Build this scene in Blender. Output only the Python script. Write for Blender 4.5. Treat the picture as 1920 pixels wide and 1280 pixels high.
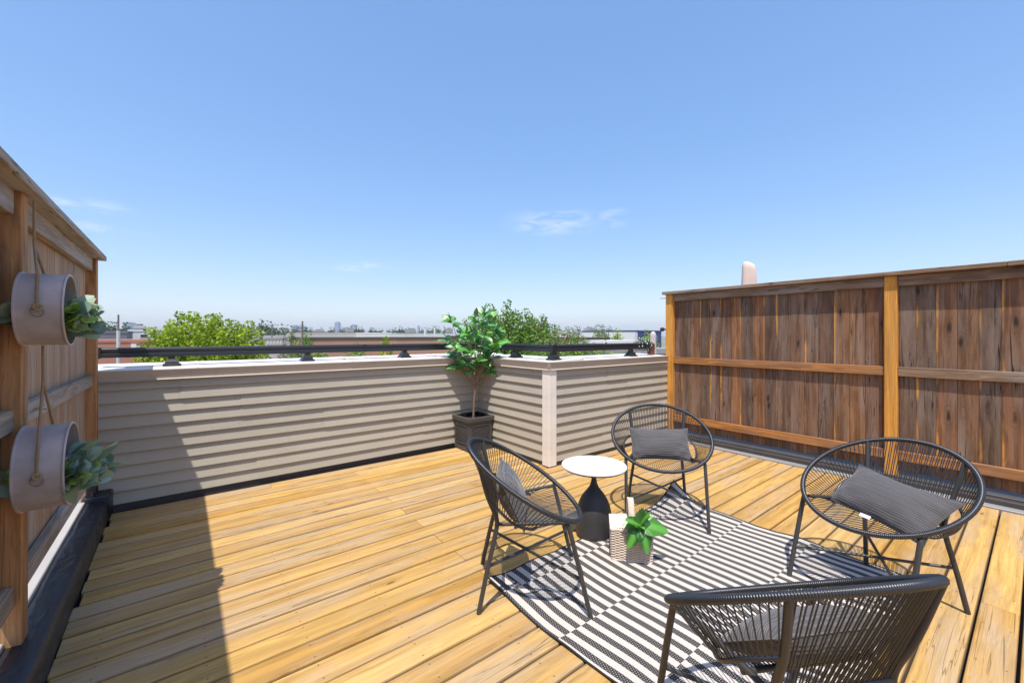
import bpy, math, random
from math import sin, cos, pi, radians, sqrt, atan2
from mathutils import Vector, Matrix, Euler, noise as mnoise

for o in list(bpy.data.objects):
    bpy.data.objects.remove(o)
scene = bpy.context.scene
C = scene.collection

# ------------------------------------------------------------------ camera, sky, sun, exposure
YAW = math.atan(620 / 785.0)
cam_d = bpy.data.cameras.new('camera')
cam = bpy.data.objects.new('camera', cam_d)
C.objects.link(cam)
cam.location = (0, 0, 1.5)
cam.rotation_euler = (pi / 2, 0, -YAW)
cam_d.sensor_width = 36
cam_d.lens = 785 / 1920 * 36
cam_d.shift_y = -12 / 1920
cam_d.clip_start = 0.05
cam_d.clip_end = 20000
scene.camera = cam

SUNV = Vector((-0.31, -0.27, 1.0)).normalized()          # towards the sun
SUN_EL = math.asin(SUNV.z)
SUN_AZ = atan2(SUNV.x, SUNV.y)

world = bpy.data.worlds.new('World')
scene.world = world
world.use_nodes = True
wt = world.node_tree
wt.nodes.clear()

sun_d = bpy.data.lights.new('sun', 'SUN')
sun_d.energy = 2.1
sun_d.angle = radians(0.55)
sun_d.color = (1.0, 0.95, 0.87)
sun = bpy.data.objects.new('sun', sun_d)
C.objects.link(sun)
sun.rotation_euler = SUNV.to_track_quat('Z', 'Y').to_euler()

vs = scene.view_settings
vs.view_transform = 'Standard'
vs.look = 'None'
vs.gamma = 1
vs.exposure = 1.42
vs.use_curve_mapping = False
SKY_STRENGTH = 0.145
SKY_GAMMA = 0.54
SKY_SAT = 1.58


# ------------------------------------------------------------------ node helpers
class NT:
    def __init__(self, tree):
        self.t = tree

    def n(self, typ, ins=None, **props):
        nd = self.t.nodes.new(typ)
        for k, v in props.items():
            setattr(nd, k, v)
        for k, v in (ins or {}).items():
            s = nd.inputs[k]
            if isinstance(v, bpy.types.NodeSocket):
                self.t.links.new(v, s)
            else:
                s.default_value = v
        return nd

    def math(self, op, a, b=0.0, c=None, clamp=False):
        nd = self.n('ShaderNodeMath', operation=op)
        nd.use_clamp = clamp
        for i, v in enumerate((a, b) if c is None else (a, b, c)):
            if isinstance(v, bpy.types.NodeSocket):
                self.t.links.new(v, nd.inputs[i])
            else:
                nd.inputs[i].default_value = v
        return nd.outputs[0]

    def vmath(self, op, a, b=None):
        nd = self.n('ShaderNodeVectorMath', operation=op)
        for i, v in enumerate((a, b)):
            if v is None:
                continue
            if isinstance(v, bpy.types.NodeSocket):
                self.t.links.new(v, nd.inputs[i])
            else:
                nd.inputs[i].default_value = v
        return nd

    def mix(self, fac, a, b, blend='MIX'):
        nd = self.n('ShaderNodeMix', data_type='RGBA', blend_type=blend)
        nd.clamp_factor = True
        for idx, v in ((0, fac), (6, a), (7, b)):
            if isinstance(v, bpy.types.NodeSocket):
                self.t.links.new(v, nd.inputs[idx])
            else:
                nd.inputs[idx].default_value = (v if idx == 0 else (tuple(v) + (1,))[:4])
        return nd.outputs[2]

    def ramp(self, fac, stops, interp='LINEAR'):
        nd = self.n('ShaderNodeValToRGB')
        cr = nd.color_ramp
        cr.interpolation = interp
        while len(cr.elements) < len(stops):
            cr.elements.new(0.5)
        for e, (p, c) in zip(cr.elements, stops):
            e.position = p
            e.color = (tuple(c) + (1,))[:4] if not isinstance(c, (int, float)) else (c, c, c, 1)
        self.t.links.new(fac, nd.inputs[0])
        return nd.outputs[0]

    def step(self, v, lo, hi):
        nd = self.n('ShaderNodeMapRange', interpolation_type='SMOOTHSTEP')
        self.t.links.new(v, nd.inputs[0])
        nd.inputs[1].default_value = lo
        nd.inputs[2].default_value = hi
        return nd.outputs[0]

    def noise(self, vec, scale, detail=3, rough=0.55, dist=0.0):
        nd = self.n('ShaderNodeTexNoise', {'Scale': scale, 'Detail': detail, 'Roughness': rough, 'Distortion': dist})
        self.t.links.new(vec, nd.inputs['Vector'])
        return nd.outputs[0]

    def bump(self, h, strength=0.3, dist=0.01):
        return self.n('ShaderNodeBump', {'Height': h, 'Strength': strength, 'Distance': dist}).outputs[0]


def new_mat(name):
    m = bpy.data.materials.new(name)
    m.use_nodes = True
    m.node_tree.nodes.clear()
    T = NT(m.node_tree)
    out = T.n('ShaderNodeOutputMaterial')
    b = T.n('ShaderNodeBsdfPrincipled')
    m.node_tree.links.new(b.outputs[0], out.inputs[0])
    return m, T, b, out


def put(T, b, key, v):
    s = b.inputs[key]
    if isinstance(v, bpy.types.NodeSocket):
        T.t.links.new(v, s)
    else:
        s.default_value = (tuple(v) + (1,))[:4] if isinstance(v, tuple) and len(v) == 3 and s.type == 'RGBA' else v


def rand_coords(T, scale=(1, 1, 1)):
    tc = T.n('ShaderNodeTexCoord')
    oi = T.n('ShaderNodeObjectInfo')
    off = T.n('ShaderNodeCombineXYZ', {'X': T.math('MULTIPLY', oi.outputs['Random'], 61.7),
                                       'Y': T.math('MULTIPLY', oi.outputs['Random'], 37.3),
                                       'Z': T.math('MULTIPLY', oi.outputs['Random'], 83.1)})
    v = T.vmath('MULTIPLY', tc.outputs['Object'], scale).outputs[0]
    v = T.vmath('ADD', v, off.outputs[0]).outputs[0]
    return tc.outputs['Object'], v, oi.outputs['Random'], off.outputs[0]


# ---- plain material with a little variation
def simple(name, col, rough=0.6, metal=0.0, var=0.12, vscale=6.0, bump=0.0, bscale=60, spec=0.5, coat=0.0):
    m, T, b, o = new_mat(name)
    tc = T.n('ShaderNodeTexCoord')
    nz = T.noise(tc.outputs['Object'], vscale, 4)
    lo = tuple(c * (1 - var) for c in col)
    hi = tuple(min(1, c * (1 + var)) for c in col)
    put(T, b, 'Base Color', T.mix(nz, lo, hi))
    put(T, b, 'Roughness', rough)
    put(T, b, 'Metallic', metal)
    put(T, b, 'Specular IOR Level', spec)
    if coat:
        put(T, b, 'Coat Weight', coat)
    if bump:
        put(T, b, 'Normal', T.bump(T.noise(tc.outputs['Object'], bscale, 4), bump, 0.004))
    return m


# ---- wood: board runs along local axis `ax`
def wood(name, ax, cols, grey=(0.25, 0.22, 0.19), grey_amt=0.35, grain=0.45, knots=0.6, edge=None, knot_col=(0.07, 0.035, 0.015),
         rough=0.75, width_ax=None, cracks=0.0, satin=0.3, contrast=0.5, edge_p=0.42, thin=None, knot_size=1.0, screws=False, edge_shade_wear=0.0):
    m, T, b, o = new_mat(name)
    i = 'XYZ'.index(ax)

    def sc(l, w):
        s = [w, w, w]
        s[i] = l
        return tuple(s)
    obj, _, rnd, off = rand_coords(T)
    def co(l, w):
        return T.vmath('ADD', T.vmath('MULTIPLY', obj, sc(l, w)).outputs[0], off).outputs[0]
    # warp so the grain bends round knots
    warp = T.noise(co(2.2, 5), 1.0, 2)
    wv = T.vmath('MULTIPLY', T.n('ShaderNodeCombineXYZ', {'X': warp, 'Y': warp, 'Z': warp}).outputs[0], (1.8, 1.8, 1.8)).outputs[0]
    g1 = T.noise(T.vmath('ADD', co(0.9, 24), wv).outputs[0], 1.0, 4, 0.6)
    g2 = T.noise(T.vmath('ADD', co(3.5, 150), wv).outputs[0], 1.0, 3, 0.6)
    ring = T.math('FRACT', T.math('MULTIPLY', T.noise(T.vmath('ADD', co(0.35, 9), wv).outputs[0], 1.0, 1), 9.0))
    ring = T.math('ABSOLUTE', T.math('SUBTRACT', ring, 0.5))
    base = T.ramp(rnd, [(k / max(1, len(cols) - 1), c) for k, c in enumerate(cols)], 'LINEAR')
    dark = T.mix(1.0, base, tuple(1 - contrast * k for k in (0.9, 1.0, 1.12)), 'MULTIPLY')
    lite = T.mix(1.0, base, tuple(1 + contrast * k for k in (0.56, 0.5, 0.4)), 'MULTIPLY')
    col = T.mix(T.step(g1, 0.28, 0.72), dark, lite)
    col = T.mix(T.math('MULTIPLY', T.step(g2, 0.35, 0.7), grain), col, T.mix(1.0, col, (0.6, 0.54, 0.46), 'MULTIPLY'))
    col = T.mix(T.math('MULTIPLY', T.step(ring, 0.36, 0.5), 0.3 * grain), col, dark)
    if edge:
        w = T.n('ShaderNodeSeparateXYZ', {0: obj})
        e = T.math('MULTIPLY', w.outputs['XYZ'.index(width_ax)], T.math('SIGN', T.math('SUBTRACT', T.math('FRACT', T.math('MULTIPLY', rnd, 7.31)), 0.5)))
        e = T.math('ADD', e, T.math('MULTIPLY', T.math('SUBTRACT', T.noise(co(1.4, 1.5), 1.0, 3), 0.5), 0.07))
        e = T.step(e, 0.046, 0.064)
        on = T.math('GREATER_THAN', T.math('FRACT', T.math('MULTIPLY', rnd, 13.7)), 1 - edge_p)
        fade = T.step(T.noise(co(1.9, 3), 1.0, 3), 0.44, 0.62)
        e = T.math('MULTIPLY', T.math('MULTIPLY', e, on), fade)
    if grey_amt:
        gm = T.noise(co(0.8, 5), 1.0, 5, 0.65)
        gm = T.math('MULTIPLY', T.step(gm, 0.42, 0.68), grey_amt)
        col = T.mix(gm, col, T.mix(T.step(g2, 0.3, 0.7), tuple(c * 0.75 for c in grey), tuple(c * 1.25 for c in grey)))
    if edge:
        col = T.mix(T.math('MULTIPLY', e, 0.85), col, edge)
    hgt = T.math('ADD', T.math('MULTIPLY', g2, 0.6), T.math('MULTIPLY', g1, 0.5))
    if knots:
        s = [6.5] * 3
        s[i] = 2.4
        if thin:
            s['XYZ'.index(thin)] = 0.0
        kv = T.vmath('ADD', T.vmath('MULTIPLY', obj, tuple(s)).outputs[0], off).outputs[0]
        kv = T.vmath('ADD', kv, T.vmath('MULTIPLY', T.n('ShaderNodeTexNoise', {'Vector': kv, 'Scale': 2.5, 'Detail': 2}).outputs['Color'], (0.22, 0.22, 0.22)).outputs[0]).outputs[0]
        vo = T.n('ShaderNodeTexVoronoi', {'Vector': kv, 'Scale': 1.0}, voronoi_dimensions='3D')
        d = T.math('DIVIDE', vo.outputs['Distance'], knot_size)
        has = T.math('GREATER_THAN', T.n('ShaderNodeSeparateColor', {0: vo.outputs['Color']}).outputs[0], 1 - knots)
        halo = T.math('MULTIPLY', T.math('SUBTRACT', 1.0, T.step(d, 0.10, 0.34)), has)
        core = T.math('MULTIPLY', T.math('SUBTRACT', 1.0, T.step(d, 0.05, 0.12)), has)
        rings = T.math('SINE', T.math('MULTIPLY', d, 75.0))
        col = T.mix(T.math('MULTIPLY', halo, T.math('MULTIPLY_ADD', rings, 0.16, 0.26)), col, T.mix(0.5, dark, knot_col))
        col = T.mix(T.math('MULTIPLY', core, 0.85), col, knot_col)
        hgt = T.math('SUBTRACT', hgt, T.math('MULTIPLY', core, 0.8))
    if cracks:
        s2 = [16.0] * 3
        s2[i] = 0.55
        cv = T.vmath('ADD', T.vmath('MULTIPLY', obj, tuple(s2)).outputs[0], off).outputs[0]
        cn = T.math('ABSOLUTE', T.math('SUBTRACT', T.noise(cv, 1.0, 3, 0.6, 0.6), 0.5))
        ck = T.math('MULTIPLY', T.math('SUBTRACT', 1.0, T.step(cn, 0.003, 0.014)), cracks)
        ck = T.math('MULTIPLY', ck, T.step(T.noise(co(0.7, 3), 1.0, 1), 0.45, 0.6))
        col = T.mix(ck, col, (0.015, 0.010, 0.008))
        hgt = T.math('SUBTRACT', hgt, ck)
    if edge_shade_wear or screws:
        wsp = T.n('ShaderNodeSeparateXYZ', {0: obj})
        ay = T.math('ABSOLUTE', wsp.outputs['XYZ'.index(width_ax)])
    if edge_shade_wear:
        # board edges darkened to paint in gap shade, plus scuffs and pale rubbed spots
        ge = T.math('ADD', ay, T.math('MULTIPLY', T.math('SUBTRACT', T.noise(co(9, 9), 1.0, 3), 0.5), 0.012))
        col = T.mix(T.math('MULTIPLY', T.step(ge, 0.064, 0.073), edge_shade_wear), col, (0.10, 0.058, 0.028))
        sp1 = T.step(T.noise(co(5, 13), 1.0, 4, 0.7), 0.66, 0.74)
        col = T.mix(T.math('MULTIPLY', sp1, 0.35), col, T.mix(1.0, col, (1.25, 1.28, 1.35), 'MULTIPLY'))
        sp2 = T.step(T.noise(co(11, 30), 1.0, 3, 0.7), 0.70, 0.76)
        col = T.mix(T.math('MULTIPLY', sp2, 0.45), col, (0.20, 0.115, 0.05))
    if screws:
        wp = T.n('ShaderNodeSeparateXYZ', {0: T.n('ShaderNodeNewGeometry').outputs['Position']})
        jx = T.math('MULTIPLY', T.math('SUBTRACT', T.math('FRACT', T.math('DIVIDE', T.math('ADD', wp.outputs[0], 20.11), 0.40)), 0.5), 0.40)
        jy = T.math('SUBTRACT', ay, 0.046)
        dd = T.math('SQRT', T.math('ADD', T.math('MULTIPLY', jx, jx), T.math('MULTIPLY', jy, jy)))
        sc_ = T.math('SUBTRACT', 1.0, T.step(dd, 0.0030, 0.0052))
        col = T.mix(T.math('MULTIPLY', sc_, 0.75), col, (0.09, 0.06, 0.04))
        hgt = T.math('SUBTRACT', hgt, sc_)
    put(T, b, 'Base Color', col)
    put(T, b, 'Roughness', T.math('MULTIPLY_ADD', g1, 0.2, rough - 0.1))
    put(T, b, 'Specular IOR Level', satin)
    put(T, b, 'Normal', T.bump(hgt, 0.5, 0.0025))
    return m


def leaf_mat(name, dark, light, trans=0.3, rough=0.4, vein=False, back=None, spec=0.5):
    m, T, b, o = new_mat(name)
    g = T.n('ShaderNodeNewGeometry')
    oi = T.n('ShaderNodeObjectInfo')
    r = T.math('FRACT', T.math('ADD', g.outputs['Random Per Island'], oi.outputs['Random']))
    tc = T.n('ShaderNodeTexCoord')
    big = T.noise(tc.outputs['Object'], 0.9, 2)
    f = T.math('MULTIPLY_ADD', big, 0.6, T.math('MULTIPLY', r, 0.7))
    col = T.mix(T.step(f, 0.25, 0.95), dark, light)
    if vein:
        sp = T.n('ShaderNodeSeparateXYZ', {0: tc.outputs['Object']})
        ax = T.math('ABSOLUTE', sp.outputs[0])
        mid = T.math('SUBTRACT', 1.0, T.step(ax, 0.006, 0.03))
        sv = T.math('SINE', T.math('MULTIPLY', T.math('SUBTRACT', sp.outputs[1], T.math('MULTIPLY', ax, 0.9)), 62.0))
        sv = T.step(sv, 0.82, 1.0)
        v = T.math('MAXIMUM', T.math('MULTIPLY', mid, 0.7), T.math('MULTIPLY', sv, 0.35))
        col = T.mix(v, col, tuple(min(1, c * 1.9 + 0.03) for c in light))
        put(T, b, 'Normal', T.bump(v, 0.5, 0.01))
    if back:
        col = T.mix(g.outputs['Backfacing'], col, back)
    put(T, b, 'Base Color', col)
    put(T, b, 'Roughness', rough)
    put(T, b, 'Specular IOR Level', spec)
    tr = T.n('ShaderNodeBsdfTranslucent', {'Color': T.mix(1.0, col, (1.2, 1.25, 0.55), 'MULTIPLY')})
    mx = T.n('ShaderNodeMixShader', {0: trans, 1: b.outputs[0], 2: tr.outputs[0]})
    T.t.links.new(mx.outputs[0], o.inputs[0])
    return m


# ------------------------------------------------------------------ sky
W = NT(wt)
wout = W.n('ShaderNodeOutputWorld')
bg = W.n('ShaderNodeBackground', {'Strength': SKY_STRENGTH})
sky = W.n('ShaderNodeTexSky', sky_type='NISHITA', sun_disc=False, sun_elevation=SUN_EL, sun_rotation=SUN_AZ % (2 * pi),
          altitude=100, air_density=1.0, dust_density=1.3, ozone_density=3.5)
wtc = W.n('ShaderNodeTexCoord')
wdir = wtc.outputs['Generated']
# thin wisps of high cloud: stretched noise inside soft patches of sky
Fv = Vector((sin(YAW), cos(YAW), 0))
Rv = Vector((cos(YAW), -sin(YAW), 0))


def sky_dir(px, py):
    return (Fv + Rv * ((px - 960) / 785) + Vector((0, 0, -(py - 628) / 785))).normalized()


cloud = None
wn = W.noise(W.vmath('MULTIPLY', wdir, (14, 14, 60)).outputs[0], 1.0, 6, 0.62, 0.8)
for (px, py, rx, rz, amt) in ((1040, 417, 0.13, 0.036, 0.36), (1150, 408, 0.05, 0.026, 0.25), (655, 499, 0.10, 0.014, 0.40), (150, 382, 0.075, 0.016, 0.30), (195, 428, 0.07, 0.010, 0.25)):
    d = sky_dir(px, py)
    hx = Vector((d.y, -d.x, 0)).normalized()
    dv = W.vmath('SUBTRACT', wdir, tuple(d)).outputs[0]
    u = W.math('DIVIDE', W.vmath('DOT_PRODUCT', dv, tuple(hx)).outputs['Value'], rx)
    w = W.math('DIVIDE', W.n('ShaderNodeSeparateXYZ', {0: dv}).outputs[2], rz)
    rr = W.math('SQRT', W.math('ADD', W.math('MULTIPLY', u, u), W.math('MULTIPLY', w, w)))
    msk = W.math('MULTIPLY', W.math('SUBTRACT', 1.0, W.step(rr, 0.15, 1.15)), amt)
    cloud = msk if cloud is None else W.math('MAXIMUM', cloud, msk)
cloud = W.math('MULTIPLY', cloud, W.step(wn, 0.38, 0.66))
skyg = W.n('ShaderNodeGamma', {'Color': sky.outputs[0], 'Gamma': SKY_GAMMA}).outputs[0]
skyg = W.n('ShaderNodeHueSaturation', {'Color': skyg, 'Saturation': SKY_SAT, 'Value': 1.2}).outputs[0]
skyg = W.mix(1.0, skyg, (0.955, 0.915, 0.985), 'MULTIPLY')
skyc = W.mix(cloud, skyg, (2.75, 2.85, 3.05))
wt.links.new(skyc, bg.inputs['Color'])
wt.links.new(bg.outputs[0], wout.inputs[0])


# ------------------------------------------------------------------ mesh helpers
class MB:
    def __init__(self):
        self.v = []
        self.f = []

    def add(self, vs_, fs):
        k = len(self.v)
        self.v += [tuple(p) for p in vs_]
        self.f += [tuple(i + k for i in q) for q in fs]
        return self

    def box(self, x0, x1, y0, y1, z0, z1, bv=0.0):
        if bv <= 0:
            return self.add([(x0, y0, z0), (x1, y0, z0), (x1, y1, z0), (x0, y1, z0), (x0, y0, z1), (x1, y0, z1), (x1, y1, z1), (x0, y1, z1)],
                            [(3, 2, 1, 0), (4, 5, 6, 7), (0, 1, 5, 4), (1, 2, 6, 5), (2, 3, 7, 6), (3, 0, 4, 7)])
        # chamfered on all 12 edges
        b_ = bv
        P = []
        for sx, X in ((1, x0), (-1, x1)):
            for sy, Y in ((1, y0), (-1, y1)):
                for sz, Z in ((1, z0), (-1, z1)):
                    P += [(X, Y + sy * b_, Z + sz * b_), (X + sx * b_, Y, Z + sz * b_), (X + sx * b_, Y + sy * b_, Z)]
        def ix(a, b2, c, k):
            return (a * 4 + b2 * 2 + c) * 3 + k
        F = []
        F += [(ix(0, 0, 0, 0), ix(0, 0, 1, 0), ix(0, 1, 1, 0), ix(0, 1, 0, 0)), (ix(1, 0, 0, 0), ix(1, 1, 0, 0), ix(1, 1, 1, 0), ix(1, 0, 1, 0))]
        F += [(ix(0, 0, 0, 1), ix(1, 0, 0, 1), ix(1, 0, 1, 1), ix(0, 0, 1, 1)), (ix(0, 1, 0, 1), ix(0, 1, 1, 1), ix(1, 1, 1, 1), ix(1, 1, 0, 1))]
        F += [(ix(0, 0, 0, 2), ix(0, 1, 0, 2), ix(1, 1, 0, 2), ix(1, 0, 0, 2)), (ix(0, 0, 1, 2), ix(1, 0, 1, 2), ix(1, 1, 1, 2), ix(0, 1, 1, 2))]
        for a in (0, 1):
            for c in (0, 1):
                F.append((ix(a, c, 0, 0), ix(a, c, 1, 0), ix(a, c, 1, 1), ix(a, c, 0, 1)))
                F.append((ix(a, 0, c, 0), ix(a, 1, c, 0), ix(a, 1, c, 2), ix(a, 0, c, 2)))
                F.append((ix(0, a, c, 1), ix(1, a, c, 1), ix(1, a, c, 2), ix(0, a, c, 2)))
                for e in (0, 1):
                    F.append((ix(a, c, e, 0), ix(a, c, e, 1), ix(a, c, e, 2)))
        return self.add(P, F)

    def tube(self, pts, r, n=8, closed=False, caps=True, flat=None):
        pts = [Vector(p) for p in pts]
        m = len(pts)
        rad = r if callable(r) else (lambda i: r)
        up = None
        k = len(self.v)
        for i, p in enumerate(pts):
            if closed:
                d = pts[(i + 1) % m] - pts[i - 1]
            else:
                d = pts[min(i + 1, m - 1)] - pts[max(i - 1, 0)]
            d.normalize()
            if up is None:
                up = Vector((0, 0, 1)) if abs(d.z) < 0.9 else Vector((1, 0, 0))
            s = d.cross(up)
            if s.length < 1e-6:
                s = d.orthogonal()
            s.normalize()
            up = s.cross(d).normalized()
            for j in range(n):
                a = 2 * pi * j / n
                q = p + (s * cos(a) + up * sin(a)) * rad(i)
                self.v.append(tuple(q))
        lim = m if closed else m - 1
        for i in range(lim):
            a0 = k + i * n
            a1 = k + ((i + 1) % m) * n
            for j in range(n):
                self.f.append((a0 + j, a0 + (j + 1) % n, a1 + (j + 1) % n, a1 + j))
        if caps and not closed:
            self.f.append(tuple(k + j for j in range(n))[::-1])
            self.f.append(tuple(k + (m - 1) * n + j for j in range(n)))
        return self

    def lathe(self, prof, n=48, c=(0, 0)):
        k = len(self.v)
        for (r, z) in prof:
            for j in range(n):
                a = 2 * pi * j / n
                self.v.append((c[0] + r * cos(a), c[1] + r * sin(a), z))
        for i in range(len(prof) - 1):
            for j in range(n):
                self.f.append((k + i * n + j, k + i * n + (j + 1) % n, k + (i + 1) * n + (j + 1) % n, k + (i + 1) * n + j))
        self.f.append(tuple(k + j for j in range(n))[::-1])
        self.f.append(tuple(k + (len(prof) - 1) * n + j for j in range(n)))
        return self

    def prism(self, prof, a0, a1, ax):
        """closed profile (u,v) swept along axis: ax X -> (y,z), ax Y -> (x,z)"""
        n = len(prof)
        def pt(u, w, a):
            return (a, u, w) if ax == 'X' else (u, a, w)
        k = len(self.v)
        self.v += [pt(u, w, a0) for u, w in prof] + [pt(u, w, a1) for u, w in prof]
        for i in range(n):
            self.f.append((k + i, k + (i + 1) % n, k + n + (i + 1) % n, k + n + i))
        self.f.append(tuple(k + i for i in range(n))[::-1])
        self.f.append(tuple(k + n + i for i in range(n)))
        return self

    def mesh(self, name, mat, smooth=False):
        me = bpy.data.meshes.new(name)
        me.from_pydata(self.v, [], self.f)
        me.validate()
        import bmesh
        bm = bmesh.new()
        bm.from_mesh(me)
        bmesh.ops.recalc_face_normals(bm, faces=bm.faces)
        bm.to_mesh(me)
        bm.free()
        if smooth:
            me.shade_smooth()
            if smooth != True:
                me.set_sharp_from_angle(angle=radians(smooth))
        me.materials.append(mat)
        return me

    def build(self, name, mat, parent=None, smooth=False, **tags):
        return link(name, self.mesh(name, mat, smooth), parent, **tags)


def link(name, me, parent=None, loc=None, rot=None, label=None, cat=None, group=None, kind=None):
    o = bpy.data.objects.new(name, me)
    C.objects.link(o)
    if parent:
        o.parent = parent
    if loc is not None:
        o.location = loc
    if rot is not None:
        o.rotation_euler = rot
    if label:
        o['label'] = label
    if cat:
        o['category'] = cat
    if group:
        o['group'] = group
    if kind:
        o['kind'] = kind
    return o


def thing(name, label, cat, loc=(0, 0, 0), rotz=0, group=None):
    return link(name, None, None, loc, (0, 0, rotz), label, cat, group)


def at(px, Z, z=0.0):
    """ground position seen at picture column px (of 1920) at depth Z metres"""
    p = Fv * Z + Rv * ((px - 960) / 785 * Z)
    return Vector((p.x, p.y, z))


def zat(py, Z):
    return 1.5 - (py - 628) / 785 * Z


R = random.Random(7)

# ------------------------------------------------------------------ materials
M = {}
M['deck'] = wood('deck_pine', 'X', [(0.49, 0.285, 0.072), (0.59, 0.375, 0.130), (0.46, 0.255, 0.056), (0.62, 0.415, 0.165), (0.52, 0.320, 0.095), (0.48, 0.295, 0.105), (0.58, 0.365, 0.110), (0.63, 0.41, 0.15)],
                 grey=(0.43, 0.32, 0.21), grey_amt=0.75, grain=0.5, knots=0.42, rough=0.62, knot_col=(0.14, 0.065, 0.022), cracks=0.5, contrast=0.30, thin='Z', knot_size=0.75, width_ax='Y', screws=True, edge_shade_wear=0.32)
M['fence_r'] = wood('cedar_weathered', 'Z', [(0.27, 0.125, 0.058), (0.135, 0.088, 0.064), (0.30, 0.155, 0.075), (0.120, 0.088, 0.070), (0.25, 0.125, 0.066), (0.19, 0.093, 0.050), (0.13, 0.088, 0.068), (0.27, 0.135, 0.068), (0.18, 0.12, 0.09)],
                    grey=(0.245, 0.185, 0.150), grey_amt=0.7, grain=0.8, knots=0.9, edge=(0.62, 0.29, 0.06), width_ax='Y', knot_col=(0.022, 0.012, 0.008), cracks=0.95, edge_p=0.34, thin='X', knot_size=1.2, contrast=0.55, edge_shade_wear=0.55)
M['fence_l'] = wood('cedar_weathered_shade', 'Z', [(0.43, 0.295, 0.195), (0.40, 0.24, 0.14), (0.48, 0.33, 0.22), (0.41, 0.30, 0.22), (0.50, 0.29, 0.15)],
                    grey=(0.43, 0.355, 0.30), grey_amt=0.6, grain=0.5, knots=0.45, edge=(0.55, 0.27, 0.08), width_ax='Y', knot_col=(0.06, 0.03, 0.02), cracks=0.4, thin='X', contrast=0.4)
M['post'] = wood('post_golden_cedar', 'Z', [(0.66, 0.31, 0.055), (0.70, 0.34, 0.065)], grey_amt=0.22, grain=0.6, knots=0.45, knot_col=(0.16, 0.06, 0.015), cracks=0.9, thin='X', contrast=0.3)
M['post_l'] = wood('post_brown_cedar', 'Z', [(0.48, 0.245, 0.10), (0.52, 0.275, 0.12)], grey_amt=0.2, grain=0.5, knots=0.35, cracks=0.4)
M['rail_w'] = wood('rail_weathered', 'Y', [(0.23, 0.16, 0.115), (0.28, 0.19, 0.13)], grey=(0.31, 0.26, 0.225), grey_amt=0.75, grain=0.7, knots=0.4, cracks=0.6, thin='X')
M['rail_o'] = wood('rail_golden', 'Y', [(0.46, 0.205, 0.06), (0.40, 0.185, 0.062)], grey=(0.2, 0.13, 0.09), grey_amt=0.7, grain=0.5, knots=0.6, cracks=0.2, thin='X')
M['rail_grey'] = wood('rail_silver', 'Y', [(0.41, 0.34, 0.28), (0.37, 0.305, 0.255)], grey=(0.46, 0.42, 0.385), grey_amt=0.8, grain=0.6, knots=0.4, cracks=0.7, thin='X')


def siding_mat(name, col):
    m, T, b, o = new_mat(name)
    obj, v, rnd, off = rand_coords(T)
    g = T.noise(T.vmath('ADD', T.vmath('MULTIPLY', obj, (5, 5, 130)).outputs[0], off).outputs[0], 1.0, 3)
    d = T.noise(T.vmath('ADD', T.vmath('MULTIPLY', obj, (1.6, 1.6, 7)).outputs[0], off).outputs[0], 1.0, 5, 0.65)
    c = T.mix(rnd, tuple(k * 0.96 for k in col), tuple(k * 1.04 for k in col))
    c = T.mix(T.math('MULTIPLY', T.step(d, 0.45, 0.75), 0.35), c, tuple(k * 0.70 for k in col))
    drip = T.noise(T.vmath('ADD', T.vmath('MULTIPLY', obj, (22, 22, 1.2)).outputs[0], off).outputs[0], 1.0, 4, 0.6)
    c = T.mix(T.math('MULTIPLY', T.step(drip, 0.55, 0.78), 0.25), c, tuple(k * 0.66 for k in col))
    put(T, b, 'Base Color', c)
    put(T, b, 'Roughness', 0.55)
    put(T, b, 'Specular IOR Level', 0.3)
    put(T, b, 'Normal', T.bump(g, 0.12, 0.002))
    return m


M['siding'] = siding_mat('vinyl_siding_taupe', (0.415, 0.376, 0.304))
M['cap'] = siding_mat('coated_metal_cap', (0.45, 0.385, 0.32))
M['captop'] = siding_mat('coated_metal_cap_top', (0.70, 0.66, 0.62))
M['cream'] = siding_mat('corner_trim_cream', (0.80, 0.735, 0.66))
M['black_rail'] = simple('black_aluminium', (0.018, 0.017, 0.018), 0.34, 0.0, 0.2, 9, 0.05, 200, 0.6)
M['frame'] = simple('powder_coated_frame', (0.045, 0.043, 0.043), 0.42, 0.0, 0.15, 12, 0.04, 240, 0.5)
M['cord'] = simple('pvc_cord_black', (0.022, 0.023, 0.027), 0.32, 0.0, 0.2, 15, 0, 60, 0.65)
M['white_top'] = simple('white_enamel', (0.82, 0.80, 0.78), 0.35, 0.0, 0.03, 4, 0.02, 30)
M['membrane'] = None
M['galv'] = None
M['soil'] = simple('dark_soil', (0.03, 0.022, 0.017), 0.95, 0, 0.5, 40, 0.8, 90)


def membrane():
    m, T, b, o = new_mat('black_membrane')
    tc = T.n('ShaderNodeTexCoord').outputs['Object']
    a = T.noise(T.vmath('MULTIPLY', tc, (5, 1.6, 5)).outputs[0], 2.0, 3, 0.5, 0.7)
    f = T.noise(tc, 160, 3)
    dust = T.step(T.noise(tc, 3.0, 6, 0.7), 0.48, 0.75)
    put(T, b, 'Base Color', T.mix(T.math('MULTIPLY', dust, 0.35), (0.014, 0.016, 0.020), (0.060, 0.062, 0.066)))
    put(T, b, 'Roughness', T.math('MULTIPLY_ADD', dust, 0.3, 0.38))
    put(T, b, 'Normal', T.bump(T.math('ADD', a, T.math('MULTIPLY', f, 0.05)), 0.6, 0.03))
    return m


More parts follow.
